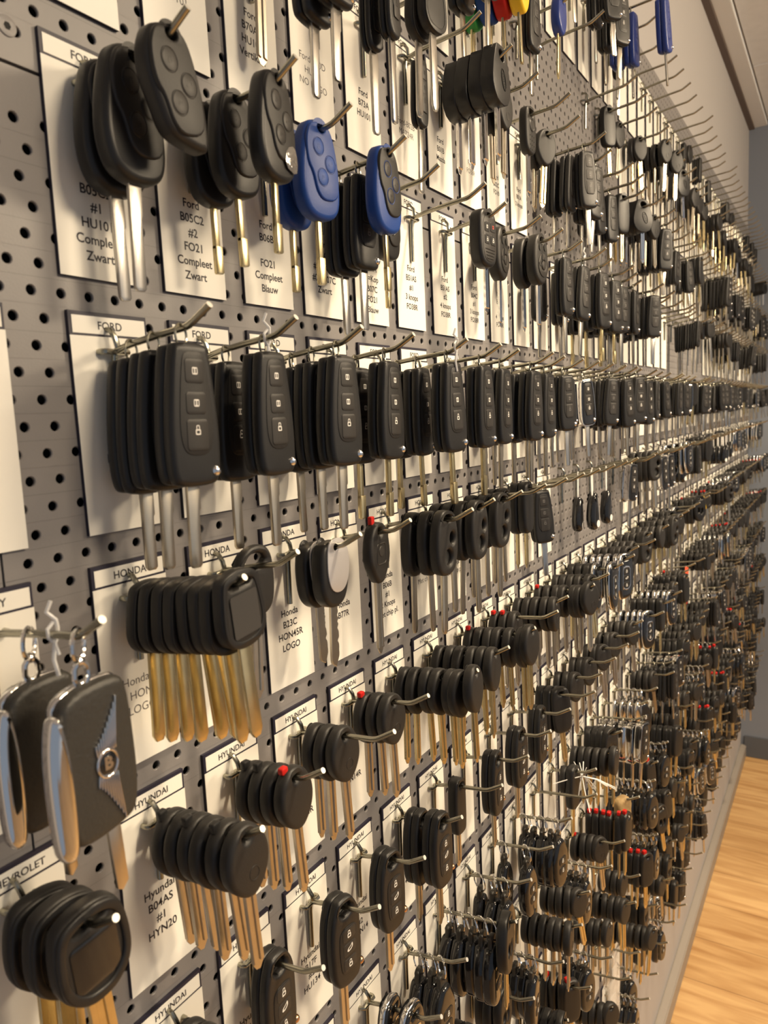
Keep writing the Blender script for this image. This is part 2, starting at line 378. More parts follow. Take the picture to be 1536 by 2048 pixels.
def make_loopflip():
    o = chaikin([(-7, 9), (7, 9), (11, 4), (16.5, -6), (17.5, -24), (17, -52), (14, -63), (6, -66.5), (-7, -66), (-14, -61), (-17.5, -48), (-17.5, -24), (-15, -6), (-10, 5)], 2)
    hole = chaikin([(-5, 4.5), (5, 4.5), (8.5, -1.5), (4, -6.5), (-4, -6.5), (-8.5, -1.5)], 1)
    parts = [('front_shell', slab([o, hole], 9, 'black', 3.2, -4, 3), None), ('back_shell', slab([scale_loop(o, 0.98), hole], 8.5, 'black', 2.6, 4, 2), None)]
    pan = chaikin([(-7, -15), (9, -15), (12.5, -22), (13, -46), (10, -53), (-6, -54), (-10, -48), (-10.5, -22)], 2)
    parts.append(('button_panel', slab([pan], 0.8, 'black2', 0.35, -8.6, 1), None))
    for k, z in enumerate((-21.5, -34, -46.5)):
        parts.append(('button', slab([rrect(1, z, 15, 10, 2.4)], 0.6, 'button', 0.28, -8.95, 1), None, [('icon', lock_icon(1, z, -9.3, 1.3, 'icon', (0, 1, 0)[k]))]))
    parts.append(('release_button', dome(15.5, -6.5, -55, 3.2, 3.0, 'copper'), 'round copper-coloured release button'))
    parts.append(('blade', blade('groove', -65, 44, 0, 9), None))
    kind('loopflip', parts, 'black flip key with hanging loop and three icon buttons')
make_loopflip()

def make_sqhead(name, blm, desc, w=35, bl='blank', sticker=False, L=56, logo=None):
    o = chaikin([(-12, 6), (0, 8.5), (12, 6), (15, 1), (17.5, -18), (17, -28), (11, -35), (0, -37), (-11, -35), (-17, -28), (-17.5, -18), (-15, 1)], 2)
    hole = chaikin([(-10, -1.5), (-7, 3), (0, 4.5), (7, 3), (10, -1.5), (0, -1.8)], 1)
    parts = [('head', slab([o, hole], 9, 'black2', 2.6, 0, 3), None), ('rim', slab([scale_loop(o, .98), scale_loop(o, .80)], 1.0, 'black', 0.4, -4.5, 1), None)]
    if sticker: parts.append(('clear_sticker', slab([rrect(0, -17, 22, 24, 1.5)], 0.25, 'stickerfilm', 0, -5.2, 0), 'rectangular clear sticker'))
    parts.append(('blade', blade(bl, -36, L, 0, 9.2, m=blm), None))
    kind(name, parts, desc)
MT['stickerfilm'] = mat('sticker_film', (0.05, 0.047, 0.044), 0.25, spec=0.6)
make_sqhead('square', 'brass', 'black square-headed key with flat brass blade')
make_sqhead('squaresticker', 'brass', 'black square-headed key with a clear sticker', sticker=True)
make_sqhead('squaresteel', 'steel', 'black square-headed key with steel blade', L=60)

def make_round(name, head='black2', bl='groove', blm=None, desc='', tab=None, L=52, s=1.0, w=17, logo=False, t=10):
    o = chaikin([(-5, 6.5), (5, 6.5), (12, 1), (w, -10), (w, -22), (11, -33), (3, -39), (-4, -38), (-12, -31), (-w, -21), (-w + .5, -9), (-12, 1)], 2)
    o = [(x * s, z * s) for x, z in o]
    parts = [('head', slab([o, ell(0, 0, 3.0 * s, 2.9 * s)], t, head, 3.4, 0, 3), None)]
    if logo: parts.append(('emblem', slab([ell(2, -24, 4.2, 4.6), ell(2, -24, 3.5, 3.9)], 0.4, head, 0.1, -t / 2, 0), None))
    if tab: parts.append(('tab', slab([rrect(-6, 7.0, 6.5, 6.5 if tab == 'black' else 5, 1.5)], 4.5, tab, 1.0, 1.0, 1), tab + ' plastic tab on top' if tab != 'black' else None))
    parts.append(('blade', blade(bl, -37 * s, L, 0, 8.4, m=blm), None))
    kind(name, parts, desc)
make_round('round', desc='black round-headed transponder key', logo=True)
make_round('roundtab', desc='black round-headed key with a top tab', tab='black')
make_round('roundred', desc='black round-headed key with a red tab', tab='red')
make_round('roundbrass', bl='groove', blm='brass', desc='black round-headed key with brass blade')
make_round('roundblue', head='navy', bl='cut', blm='brass', desc='blue round-headed key', w=15, t=12)
for c_, d_ in (('green', 'green'), ('red', 'red'), ('yellow', 'yellow'), ('blue2', 'bright blue')):
    make_round('cap' + c_, head=c_, bl='flat', blm='brass', desc=d_ + ' plastic-headed key', t=15, L=50, w=17, s=1.3)
    for q in KINDS['cap' + c_]['parts']: q[1].transform(Matrix.Translation((0, 0, -0.018)))
    rg = ring(0, 0, -11, 12, 0.9, 'wire', 0.4); rg.transform(Matrix.Scale(MM, 4)); KINDS['cap' + c_]['parts'].append(('ring', rg, 'wire ring', []))

def make_twohole():
    o = chaikin([(-9, 8), (4, 9), (13, 4), (17.5, -10), (18, -28), (15, -42), (9, -49), (-4, -51), (-13, -47), (-17.5, -36), (-18, -18), (-15, -3)], 2)
    slot = chaikin([(-10, 0), (-6, 4.5), (3, 5), (8, 1.5), (0, -1.5)], 1)
    parts = [('head', slab([o, slot, ell(7.5, -17, 4.2, 5.4), ell(1.5, -34, 6.2, 7.0)], 11, 'black2', 3.2, 0, 3), None),
             ('core', slab([scale_loop(o, .55, -8)], 3.0, 'holeshade', 0.2, 0.5, 0), None)]
    parts.append(('blade', blade('blank', -50, 54, 0, 8.4, m='nickel'), None))
    kind('twohole', parts, 'black key with two round button openings')
make_twohole()

def make_diamond():
    o = chaikin([(-6, 8), (6, 8), (12, 3), (17, -10), (17.5, -24), (9, -38), (4, -43), (-4, -43), (-9, -38), (-17.5, -24), (-17, -10), (-12, 3)], 1)
    parts = [('head', slab([o, ell(0, 0.5, 3.6)], 10, 'black2', 3.0, 0, 2), None), ('panel', slab([rrect(0, -18, 16, 18, 3), rrect(0, -18, 14, 16, 2.4)], 0.8, 'button', 0.3, -5.0, 0), None),
             ('button', slab([ell(0, -16, 4.4)], 0.8, 'button', 0.3, -5.0, 0), None),
             ('tab', slab([rrect(-5, 10, 5.5, 7, 1)], 4, 'red', 0.8, 1, 1), 'red plastic tab'), ('blade', blade('groove', -42, 62, 0, 9, 'nickel'), None)]
    kind('diamond', parts, 'black pointed-head key with a red tab')
make_diamond()
def make_disc():
    o = chaikin([(-12, 4), (10, 5), (17, -4), (19, -22), (14, -40), (4, -46), (-8, -45), (-17, -36), (-19, -18), (-17, -2)], 2)
    d = chaikin([(-10, 6), (6, 7), (15, -3), (16, -22), (8, -34), (-6, -34), (-13, -24), (-14, -4)], 2)
    parts = [('head', slab([o, ell(-3, 0, 3.2)], 12, 'black', 3.4, 0, 3), None), ('disc', slab([d, ell(-3, 0, 2.6)], 1.4, 'silver', 0.4, -6.4, 1), 'shiny silver backplate'), ('blade', blade('cut', -44, 48, 3, 10, 'nickel'), None)]
    kind('disc', parts, 'black key with a shiny silver face')
make_disc()
def make_box():
    o = chaikin([(-7, 10), (8, 10), (13, 2), (19, -16), (19, -27), (10, -38), (-9, -38), (-19, -28), (-19, -14), (-11, 8)], 1)
    slot = chaikin([(-6, 4), (0, 7), (7, 3), (5, -3), (-3, -2)], 1)
    parts = [('head', slab([o, slot], 12.5, 'black', 1.0, 0, 2), None),
             ('emblem', join([slab([ell(3, -17, 4.2, 9.0, 20, 0.35), ell(3, -17, 3.6, 8.3, 20, 0.35)], 0.5, 'emblem', 0.1, -6.5, 0), text_turned('Ford', 6.2, 'emblem', 3, -17, -6.8, -1.2)]), 'embossed oval emblem'),
             ('blade', blade('groove', -37, 46, 2, 7, 'chrome'), None)]
    kind('boxhead', parts, 'black angular-headed key with oval emblem', sc=1.14)
make_box()
def make_remote4():
    o = chaikin([(-9, 8), (9, 8), (16, 2), (18, -10), (18, -34), (14, -46), (6, -50), (-6, -50), (-14, -46), (-18, -34), (-18, -10), (-16, 2)], 2)
    parts = [('shell', slab([o, ell(2, 1, 3.4)], 15, 'black', 4.0, 0, 3), None), ('face', slab([scale_loop(o, .78, -1)], 1.2, 'button', 0.5, -7.3, 1), None)]
    for k, (x, z) in enumerate(((-6, -11), (6.5, -10), (-6, -23), (6.5, -23))):
        parts.append(('button', slab([rrect(x, z, 10.5, 9.5, 1.6)], 0.7, 'black', 0.25, -8.0, 0), None, [('icon', lock_icon(x, z, -8.4, 1.0, 'redicon' if k == 1 else 'icon', 0 if k > 1 else 2))]))
    for k in range(4): parts.append(('ridge', slab([rrect(0, -32.5 - 3 * k, 20 - k * 2, 1.2, 0.5)], 0.8, 'black2', 0.3, -8.0, 0), None))
    parts.append(('blade', blade('groove', -49, 46, 4, 7, 'chrome'), None))
    kind('remote4', parts, 'black rounded remote key with four small icon buttons')
make_remote4()
def make_wheel():
    o = chaikin([(-8, 9), (6, 10), (15, 4), (18, -10), (19, -28), (15, -42), (4, -50), (-8, -48), (-17, -40), (-19, -24), (-17, -6)], 2)
    parts = [('shell', slab([o, ell(0, 2, 3.4)], 14, 'black2', 4, 0, 3), None), ('dial', slab([ell(2, -27, 13.5), ell(2, -27, 6.2)], 1.4, 'button', 0.4, -7.2, 1), None),
             ('centre_button', slab([ell(2, -27, 5.2)], 2.0, 'button', 0.8, -7.4, 1), None)]
    for k in range(3):
        a = 0.6 + k * 1.05
        parts.append(('opening', slab([ell(2 + 9.8 * math.cos(a + .4), -27 + 9.8 * math.sin(a + .4), 3.4, 2.2, 12, a)], 0.4, 'holeshade', 0, -8.1, 0), None))
    parts.append(('opening', slab([ell(7.5, -6, 3.0, 4.0)], 0.5, 'holeshade', 0, -7.6, 0), None))
    parts.append(('opening', slab([ell(-6, -7, 3.0, 4.0)], 0.5, 'holeshade', 0, -7.6, 0), None))
    parts.append(('blade', blade('groove', -48, 52, 2, 7, 'chrome'), None))
    kind('wheel', parts, 'black key with a round dial of openings')
make_wheel()
def make_dots():
    o = chaikin([(-8, 9), (8, 9), (13, 3), (15, -12), (14, -36), (8, -44), (-8, -44), (-14, -36), (-15, -12), (-13, 3)], 2)
    parts = [('shell', slab([o, rrect(0, 2, 11, 7, 2)], 11, 'black2', 3, 0, 2), None), ('button', slab([ell(0, -12, 7.2), ell(0, -12, 6.4)], 0.7, 'black', 0.2, -5.6, 0), None), ('button', slab([ell(0, -12, 6.2)], 0.9, 'button', 0.3, -5.6, 0), None)]
    dd = [slab([ell(-6 + 6 * i, -24 - 5 * j, 0.8, n=8)], 0.5, 'holeshade', 0, -5.6, 0) for i in range(3) for j in range(4)]
    parts.append(('dot_pattern', join(dd), None)); parts.append(('blade', blade('groove', -43, 48, 0, 8, 'chrome'), None))
    kind('dots', parts, 'grey-black key with one round button and dimples')
make_dots()
def make_smart():
    o = chaikin([(-8, 8), (8, 8), (15, 2), (18, -14), (17, -44), (12, -58), (4, -62), (-6, -62), (-13, -57), (-18, -42), (-18, -14), (-14, 2)], 2)
    parts = [('shell', slab([o, rrect(0, 2, 12, 5, 2)], 11, 'gloss', 3.5, 0, 3), None), ('chrome_rim', slab([scale_loop(o, 1.04), scale_loop(o, 0.90)], 5.5, 'chrome', 1.6, 0, 2), 'bright chrome rim')]
    pan = flip_outline(15, 17, -12, -46)
    parts.append(('panel_frame', slab([scale_loop(pan, 1.12), pan], 0.9, 'chrome', 0.3, -5.7, 1), None))
    for k, z in enumerate((-18, -29, -40)): parts.append(('button', slab([rrect(0, z, 13, 9.5, 2.5)], 0.8, 'black2', 0.3, -5.7, 0), None, [('icon', lock_icon(0, z, -6.2, 1.1, 'icon', (0, 1, 0)[k]))]))
    kind('smart', parts, 'glossy black remote fob with chrome rim', 'key fob')
make_smart()
def make_ringfob():
    o = chaikin([(-6, -26), (6, -26), (10, -32), (16.5, -44), (17.5, -62), (14, -84), (5, -92), (-5, -92), (-14, -84), (-17.5, -62), (-16.5, -44), (-10, -32)], 2)
    st = chaikin([(-7, -15), (7, -15), (6, -24), (9, -36), (-9, -36), (-6, -24)], 1)
    parts = [('split_ring', ring(0, 0, -9.4, 10.4, 0.9, 'chrome', 0.9), 'bright split ring'), ('strap', slab([st], 5, 'leather', 1.2, 0, 1), None), ('rivet', dome(0, -2.4, -28, 2.0, 1.0, 'copper'), None),
             ('shell', slab([o], 14, 'gloss', 4.5, 0, 3), None)]
    for k, z in enumerate((-54, -67)): parts.append(('button', slab([rrect(0, z, 17, 10.5, 4)], 0.9, 'black', 0.35, -7.1, 1), None, [('icon', lock_icon(0, z, -7.7, 1.2, 'icon', 0))]))
    kind('ringfob', parts, 'glossy black fob on a leather strap and split ring', 'key fob')
make_ringfob()
def make_egg():
    o = chaikin([(-2, -36), (2, -36), (8, -50), (12, -70), (9, -84), (0, -90), (-9, -84), (-12, -70), (-8, -50)], 2)
    st = chaikin([(-1.8, 2), (1.8, 2), (2.6, -20), (2, -38), (-2, -38), (-2.6, -20)], 1)
    parts = [('strap', slab([st], 1.6, 'white', 0.5, 0, 0), 'pale looped strap'), ('shell', slab([o], 15, 'gloss', 6.5, 0, 4), None), ('disc', slab([ell(3, -79, 5.5)], 0.8, 'white', 0.3, -7.2, 0), 'pale round disc')]
    kind('egg', parts, 'black teardrop tag on a pale strap', 'tag')
make_egg()
def make_slabkey():
    o = chaikin([(-10, 9), (9, 10), (16, 3), (20, -14), (19, -34), (12, -46), (3, -54), (-8, -52), (-17, -42), (-20, -24), (-17, -4)], 2)
    s1 = [(-8, -6), (0, -3), (3, -12), (-6, -15)]; s2 = [(1, -24), (9, -20), (8, -32), (1, -36)]; s3 = [(-10, -20), (-3, -18), (-2, -29), (-9, -32)]
    parts = [('head', slab([o, rrect(0, 3.6, 16, 6, 2.5), chaikin(s2, 1), chaikin(s3, 1)], 12, 'black', 3.5, 0, 3), None), ('core', slab([scale_loop(o, .6, -6)], 3, 'holeshade', 0.2, 1.5, 0), None), ('blade', blade('groove', -52, 46, 0, 9, 'brass'), None)]
    kind('slotkey', parts, 'black key with square button openings')
make_slabkey()
def make_redbox():
    o = chaikin([(-9, 9), (9, 9), (14, 3), (16, -20), (15, -48), (9, -56), (-9, -56), (-15, -48), (-16, -20), (-14, 3)], 2)
    parts = [('shell', slab([o, ell(0, 3, 3.4)], 12, 'black', 3.6, 0, 2), None), ('tab', slab([rrect(-4, 11, 8, 7, 1.5)], 6, 'red', 1, 0, 1), 'red tab'), ('blade', blade('groove', -55, 46, 0, 7.5, 'brass'), None)]
    kind('longred', parts, 'long black key with a red tab')
    parts = [('shell', slab([o, ell(0, 3, 3.4)], 12, 'black', 3.6, 0, 2), None), ('blade', blade('groove', -55, 46, 0, 7.5, 'brass'), None)]
    kind('longblack', parts, 'long black plain-headed key')
make_redbox()

# hooks: three arm lengths; origin = middle of the two holes, arm runs to -Y
def arm_pts(L): return [(0, -7, 0.5), (0, -20, 3.2), (0, -L * .5, 6.0), (0, -(L - 20), 8.2), (0, -(L - 16), 9.2), (0, -(L - 12), 11.2), (0, -L, 18.0)]
def arm_z(o, L):
    p = arm_pts(L)
    for a, b in zip(p, p[1:]):
        if -a[1] <= o <= -b[1]: return a[2] + (b[2] - a[2]) * (o + a[1]) / (a[1] - b[1])
    return 0.5 if o < 7 else 18.0
HOOK = {}
for L in (74, 84, 95, 110):
    ps = [('arm', tube(arm_pts(L), 2.0, 'wire', 10, tipmat='wiretip'), None),
          ('cross_bar', join([tube([(-9, 3, 0), (-9, -6, 0), (-8, -8, 0), (8, -8, 0), (9, -6, 0), (9, 3, 0)], 1.7, 'wire'), tube([(-2, 3, 14.0), (-2, -6, 12.5), (-1.6, -9, 8), (0, -9, 2)], 1.7, 'wire')]), None),
          ('stop_leg', tube([(0, -6, 1), (0, -5, -8), (0, -4.5, -40)], 2.0, 'wire'), None)]
    for p in ps: p[1].transform(Matrix.Scale(MM, 4)); p[1].name = p[0]
    HOOK[L] = dict(parts=ps, far=join([p[1] for p in ps]))

# ------------------------------------------------------------------ layout of the pegboard (millimetres; z is relative to the camera)
COLX0, COLP, ROWP, HOOKZ, HX = 267.1, 72.68, 145.27, 46.0, 27.0
SEAM = [-1019.0, 216.0, 1451.0, 2686.0, 3666.0]
TOPZ, BOTZ = 712.0, -1245.0
def colx(c):                 # left edge of the card of a column; c < 0 left board, 0..15 first board, 16.. second board, 33.. third board
    if c < 0: return 230 - 54.3 + (c + 1) * COLP
    if c < 16: return COLX0 + c * COLP
    return SEAM[2] + 4 + (c - 16) * 72.65
ROWNAME = {4: 'top row', 3: 'second row', 2: 'row above blue keys', 1: 'blue-key row', 0: 'flip-key row'}
NUM = ['zero', 'first', 'second', 'third', 'fourth', 'fifth', 'sixth', 'seventh', 'eighth', 'ninth', 'tenth', 'eleventh', 'twelfth', 'thirteenth', 'fourteenth', 'fifteenth', 'sixteenth', 'seventeenth', 'eighteenth']
CARD = ['zero', 'one', 'two', 'three', 'four', 'five', 'six', 'seven', 'eight', 'nine', 'ten']
def rowname(r): return ROWNAME[r] if r in ROWNAME else '%s row below flips' % NUM[-r]
def where(c, r):
    if c < 0: return '%s hook left of the seam, %s' % (NUM[-c], rowname(r))
    if c < 16: return '%s hook, %s' % (NUM[c + 1], rowname(r))
    if c < 33: return '%s hook, second board, %s' % (NUM[c - 15], rowname(r))
    return '%s hook, far board, %s' % (NUM[c - 32], rowname(r))
def project(X, Y, Z):
    v = Vector((X, Y + CAMD, Z - CAMZ)); z = v.dot(f_)
    if z < 0.02: return (-9999, -9999, z)
    return (768 + FPX * v.dot(r_) / z, 1024 - FPX * v.dot(u_) / z, z)

# ------------------------------------------------------------------ structure
def pegboard(name, x0, x1, z0, z1, seg):
    q, p = 17.93, 28.97; ch = p / 2; r = 2.75
    w, h = q / 2, ch / 2
    bnd = []; hole = []
    for k in range(seg):
        a = 2 * math.pi * k / seg + math.pi / 4; c, s = math.cos(a), math.sin(a)
        m = max(abs(c), abs(s)); bnd.append((c / m * w, s / m * h)); hole.append((c, s))
    tv = [(x, 0, z) for x, z in bnd] + [(c * (r + .45), 0, s * (r + .45)) for c, s in hole] + [(c * r, .5, s * r) for c, s in hole] + [(c * r, 1.8, s * r) for c, s in hole]
    tf = []
    for ringi in range(3):
        for k in range(seg):
            a, b = ringi * seg, (ringi + 1) * seg; tf.append((a + k, a + (k + 1) % seg, b + (k + 1) % seg, b + k))
    tv = np.array(tv, np.float32); tf = np.array(tf, np.int32)
    cents = []
    for row in range(-60, 120):
        zc = 163.72 - 28.97 * (row // 2) + (14.57 if row % 2 else 0)
        if row % 2: zc = 163.72 - 28.97 * (row // 2) - 14.4
        if zc - h < z0 + 4 or zc + h > z1 - 4: continue
        sx_ = 6.2 if row % 2 else 0.0
        i0 = math.ceil((x0 + 4 + w - 248.48 - sx_) / q); i1 = math.floor((x1 - 4 - w - 248.48 - sx_) / q)
        for i in range(i0, i1 + 1): cents.append((248.48 + sx_ + i * q, zc))
    rows = sorted(set(c[1] for c in cents))
    C = np.zeros((len(cents), 1, 3), np.float32); C[:, 0, 0] = [c[0] for c in cents]; C[:, 0, 2] = [c[1] for c in cents]
    V = (tv[None] + C).reshape(-1, 3); F = (tf[None] + (np.arange(len(cents)) * len(tv))[:, None, None]).reshape(-1, 4)
    # margins beside the holes of each row, and above and below
    ev = []; ef = []
    def quad(a, b, c, d, y=0.0):
        k = len(V) + len(ev); ev.extend([(a, y, c), (b, y, c), (b, y, d), (a, y, d)]); ef.append((k, k + 1, k + 2, k + 3))
    for zc in rows:
        xs = [c[0] for c in cents if c[1] == zc]
        quad(x0, min(xs) - w, zc - h - .05, zc + h + .05); quad(max(xs) + w, x1, zc - h - .05, zc + h + .05)
    quad(x0, x1, z0, rows[0] - h); quad(x0, x1, rows[-1] + h, z1)
    k = len(V) + len(ev)
    for (a, c) in ((x0, z0), (x1, z0), (x1, z1), (x0, z1)): ev.extend([(a, 0, c), (a, 10, c)])
    for i in range(4):
        j = (i + 1) % 4; ef.append((k + 2 * i, k + 2 * i + 1, k + 2 * j + 1, k + 2 * j))
    V = np.concatenate([V, np.array(ev, np.float32)]); F = np.concatenate([F, np.array(ef, np.int32)])
    V[:, 2] += CAMZ * 1000; V *= MM
    me = bpy.data.meshes.new(name); me.vertices.add(len(V)); me.vertices.foreach_set('co', V.ravel())
    me.loops.add(F.size); me.loops.foreach_set('vertex_index', F.ravel()); me.polygons.add(len(F))
    me.polygons.foreach_set('loop_start', np.arange(0, F.size, 4, dtype=np.int32)); me.polygons.foreach_set('loop_total', np.full(len(F), 4, np.int32))
    me.polygons.foreach_set('use_smooth', [False] * len(F)); me.update(calc_edges=True); me.materials.append(MT['peg'])
    o = struct(name, me); return o
SPLIT = 190.0
n_ = 0
for b in range(4):
    for (za, zb) in ((BOTZ, SPLIT - 1.0), (SPLIT + 1.0, TOPZ)):
        n_ += 1
        xa = max(SEAM[b], 60) + 0.7 if b == 0 else SEAM[b] + 0.7
        pegboard('trim_%d' % n_, xa, SEAM[b + 1] - 0.7 if b < 3 else 3640, za, zb, 12 if b < 2 else 8)
def sbox(name, x0, x1, y0, y1, z0, z1, m, bev=0): return struct(name, box_mesh(x0, x1, y0, y1, z0, z1, m, bev))
CEIL = CAMZ + 1.148
sbox('trim_20', 0.05, 3.64, 0.010, 0.014, CAMZ + BOTZ * MM + .004, CAMZ + TOPZ * MM - .004, 'holeshade')  # added dark sheet: shade on the wall behind the holes, put into its colour
sbox('wall_left', -1.2, 3.80, 0.0145, 0.15, 0, CEIL + .1, 'wall')
sbox('wall_end', 3.666, 3.80, -3.6, 0.0145, 0, CEIL + .1, 'wallend')
sbox('floor', -1.2, 3.80, -3.6, 0.15, -0.06, 0, 'wood')
sbox('baseboard_left', -1.2, 3.666, -0.010, 0.0145, 0, 0.055, 'basebeige', 0.003)
sbox('baseboard_end', 3.655, 3.667, -3.6, -0.0, 0, 0.10, 'basegrey', 0.002)
sbox('trim_21', 3.658, 3.6665, -0.40, -0.398, 0.1, CEIL, 'reveal')
sbox('trim_22', -1.2, 3.666, -0.006, 0.0145, CEIL - 0.009, CEIL + .02, 'reveal')  # solid dark strip, the shade of the ceiling gap put into its colour
sbox('trim_23', -1.2, 3.666, -0.055, -0.006, CEIL - 0.004, CEIL + .02, 'ceiltrim', 0.002)
k = 0
for i in range(9):
    for j in range(6):
        x = 3.64 - 0.6 * i; y = -0.057 - 0.6 * j
        k += 1
        ct = sbox('ceiling' if k == 1 else 'ceiling.%03d' % k, x - 0.597, x - 0.003, y - 0.597, y - 0.003, CEIL + 0.006, CEIL + 0.02, 'ceil', 0.003)
sbox('ceiling.200', -1.9, 3.80, -3.7, 0.15, CEIL + .022, CEIL + .04, 'ceiltrim')

# ------------------------------------------------------------------ cards
def tag(o, label, cat, group=None):
    o['label'] = label; o['category'] = cat
    if group: o['group'] = group
CW, CH = 54.3, 127.0
def card_mesh(split=11.0, head=True):
    v = []; f = []; mi = []
    def add(bx, m):
        vv, ff = box_data(*bx); k = len(v); v.extend(vv); f.extend([tuple(k + i for i in q) for q in ff]); mi.extend([m] * 6)
    add((0, CW, -2.4, 0, -CH, 0), 1)
    if head: add((2.0, CW - 1.6, -2.75, -2.3, -1.2 - split, -2.4), 0); add((0.0, CW, -2.8, -2.3, -CH, -2.6 - split), 0)
    else: add((0.0, CW, -2.8, -2.3, -CH, -1.0), 0)
    v = [tuple(c * MM for c in p) for p in v]
    return mesh_from(v, f, ['card', 'carddark'], mi=mi)
CARDM = card_mesh()
TXT = {
 (0, 1): 'Ford\nB05C2\n#1\nHU101\nCompleet\nZwart', (1, 1): 'Ford\nB05C2\n#2\nFO21\nCompleet\nZwart', (2, 1): 'Ford\nB06B\n\nFO21\nCompleet\nBlauw',
 (3, 1): 'Ford\nB06B\n#1= Kop\n#2= B07C\nZwart', (4, 1): 'Ford\nB06A\n#=Kop\nB07C\nFO21\nBlauw', (5, 1): 'Ford\nB51AS\n#1\n3 knops\nFO38R', (6, 1): 'Ford\nB51AS\n#2\n4 knops\nFO38R',
 (7, 1): 'Ford\nB04C\n#1\n3 knops\nFO38R', (8, 1): 'Ford\nB04C\n#2\n4 knops\nFO38R',
 (1, 2): '~Ford-B18C\nHU101', (2, 2): 'Ford\nB70AS\nHU101\nVertikaal', (3, 2): '~Ford-B20D\nHU101\nNO LOGO', (4, 2): 'Ford\nB73A\nHU101', (5, 2): '~Ford-B02B\nMAZ24R', (6, 2): 'Ford\nB01B\nMazda',
 (7, 2): '~Ford\nFO38R', (8, 2): 'Ford\nB02C\nFO10', (9, 2): 'Ford\nB01A\n2 knops', (7, 3): 'Ford\nB24A',
 (0, 0): '~Ford-B', (4, 0): 'Ford\n3 knops\nFO21', (6, 0): 'Ford\n3 knops\nHU101', (7, 0): 'Ford\n3 knops\nHU101', (8, 0): 'Ford\n3 knops\nHU101',
 (0, -1): '~Honda-B\nHON\nLOGO', (2, -1): 'Honda\nB23C\nHON45R\nLOGO', (3, -1): 'Honda\nB77R', (4, -1): 'Honda\nB06B\n#1\n2 Knops\nMet chip pl.', (5, -1): '~2 knops\nMet chip', (6, -1): 'Honda\n3 knops\nMet chip p.',
 (7, -1): '~Met chip\npl.', (9, -1): '3 Knops\nLosse AB\nLOGO', (10, -1): '~3 Knops\nLogo', (0, -2): 'Hyundai\nB04AS\n#1\nHYN20', (2, -2): 'Hyundai\n\nHYN14R', (3, -2): 'Hyundai\n\nHYN14R',
 (1, -3): 'Hyundai\nB17E\n#1\nHU134', (2, -3): 'Hyundai\nB17F\n#2\nHU134', (3, -3): 'Hyundai\nB17B\n#2\nHYN14', (4, -3): 'Hyundai\nB17B\n#1\nHYN14', (5, -3): 'Hyundai\nB17C\n#1\nHYN14R', (4, -4): 'Hyundai',
}
def heading(c, r):
    if c < 0: return {0: '', -1: 'BENTLEY', -2: 'CHEVROLET'}.get(r, '')
    if c > 15: return ''
    return 'FORD' if r >= 0 else ('HONDA' if r == -1 else 'HYUNDAI')
NOCARD = set((c, r) for c in range(10, 16) for r in (2, 3)) | {(11, -1), (12, -1), (13, -1), (14, -1), (15, -1), (9, 3)}
NOCARD |= set((c, r) for c in range(22, 29) for r in (1,)) | {(16, 2), (27, -1), (28, -1)}
headcache = {}
farcards = []; cardcount = 0
def inframe(X, Y, Z, m=60):
    u, v, z = project(X, Y, Z); return z > 0.02 and -m < u < 1536 + m and -m < v < 2048 + m
allcards = []
for r in range(4, -9, -1):
    for c in list(range(-2, 16)) + list(range(16, 33)) + list(range(33, 46)):
        if (c, r) in NOCARD: continue
        x = colx(c); zt = 68.0 + ROWP * r
        if not any(inframe((x + a) * MM, 0, CAMZ + (zt - b) * MM, 15) for a in (0, CW / 2, CW) for b in (0, 40, 80, CH)): continue
        d = project(x * MM, 0, CAMZ + zt * MM)[2]
        allcards.append((d, c, r, x, zt))
allcards.sort()
for i, (d, c, r, x, zt) in enumerate(allcards):
    if i >= 300: farcards.append((x, zt)); continue
    jx, jz = random.uniform(-1, 1), random.uniform(-.8, .8)
    o = link(bpy.data.objects.new('hook_card', CARDM)); o.location = ((x + jx) * MM, 0, CAMZ + (zt + jz) * MM)
    o.rotation_euler.y = math.radians(random.uniform(-.35, .35))
    tag(o, 'white label card behind ' + where(c, r), 'card', 'white label cards on the perforated boards')
    h = heading(c, r)
    if h and d < 1.6:
        if h not in headcache:
            me = text_mesh(h, 6.5 if len(h) < 6 else 6.0, 'ink', CW / 2, -7.6, -2.85, 0.10); me.transform(Matrix.Scale(MM, 4)); headcache[h] = me
        t = link(bpy.data.objects.new('printed_heading', headcache[h])); t.parent = o
    tx = TXT.get((c, r))
    if tx:
        thin = tx.startswith('~'); tx = tx.lstrip('~'); nl = tx.count('\n') + 1
        me = text_mesh(tx, 7.6, 'inkthin' if thin else 'ink', CW / 2, -(66 + nl * 4.3) if nl > 3 else -84, -2.9, -0.02 if thin else 0.13, 1.2)
        me.transform(Matrix.Scale(MM, 4)); t = link(bpy.data.objects.new('printed_text', me)); t.parent = o
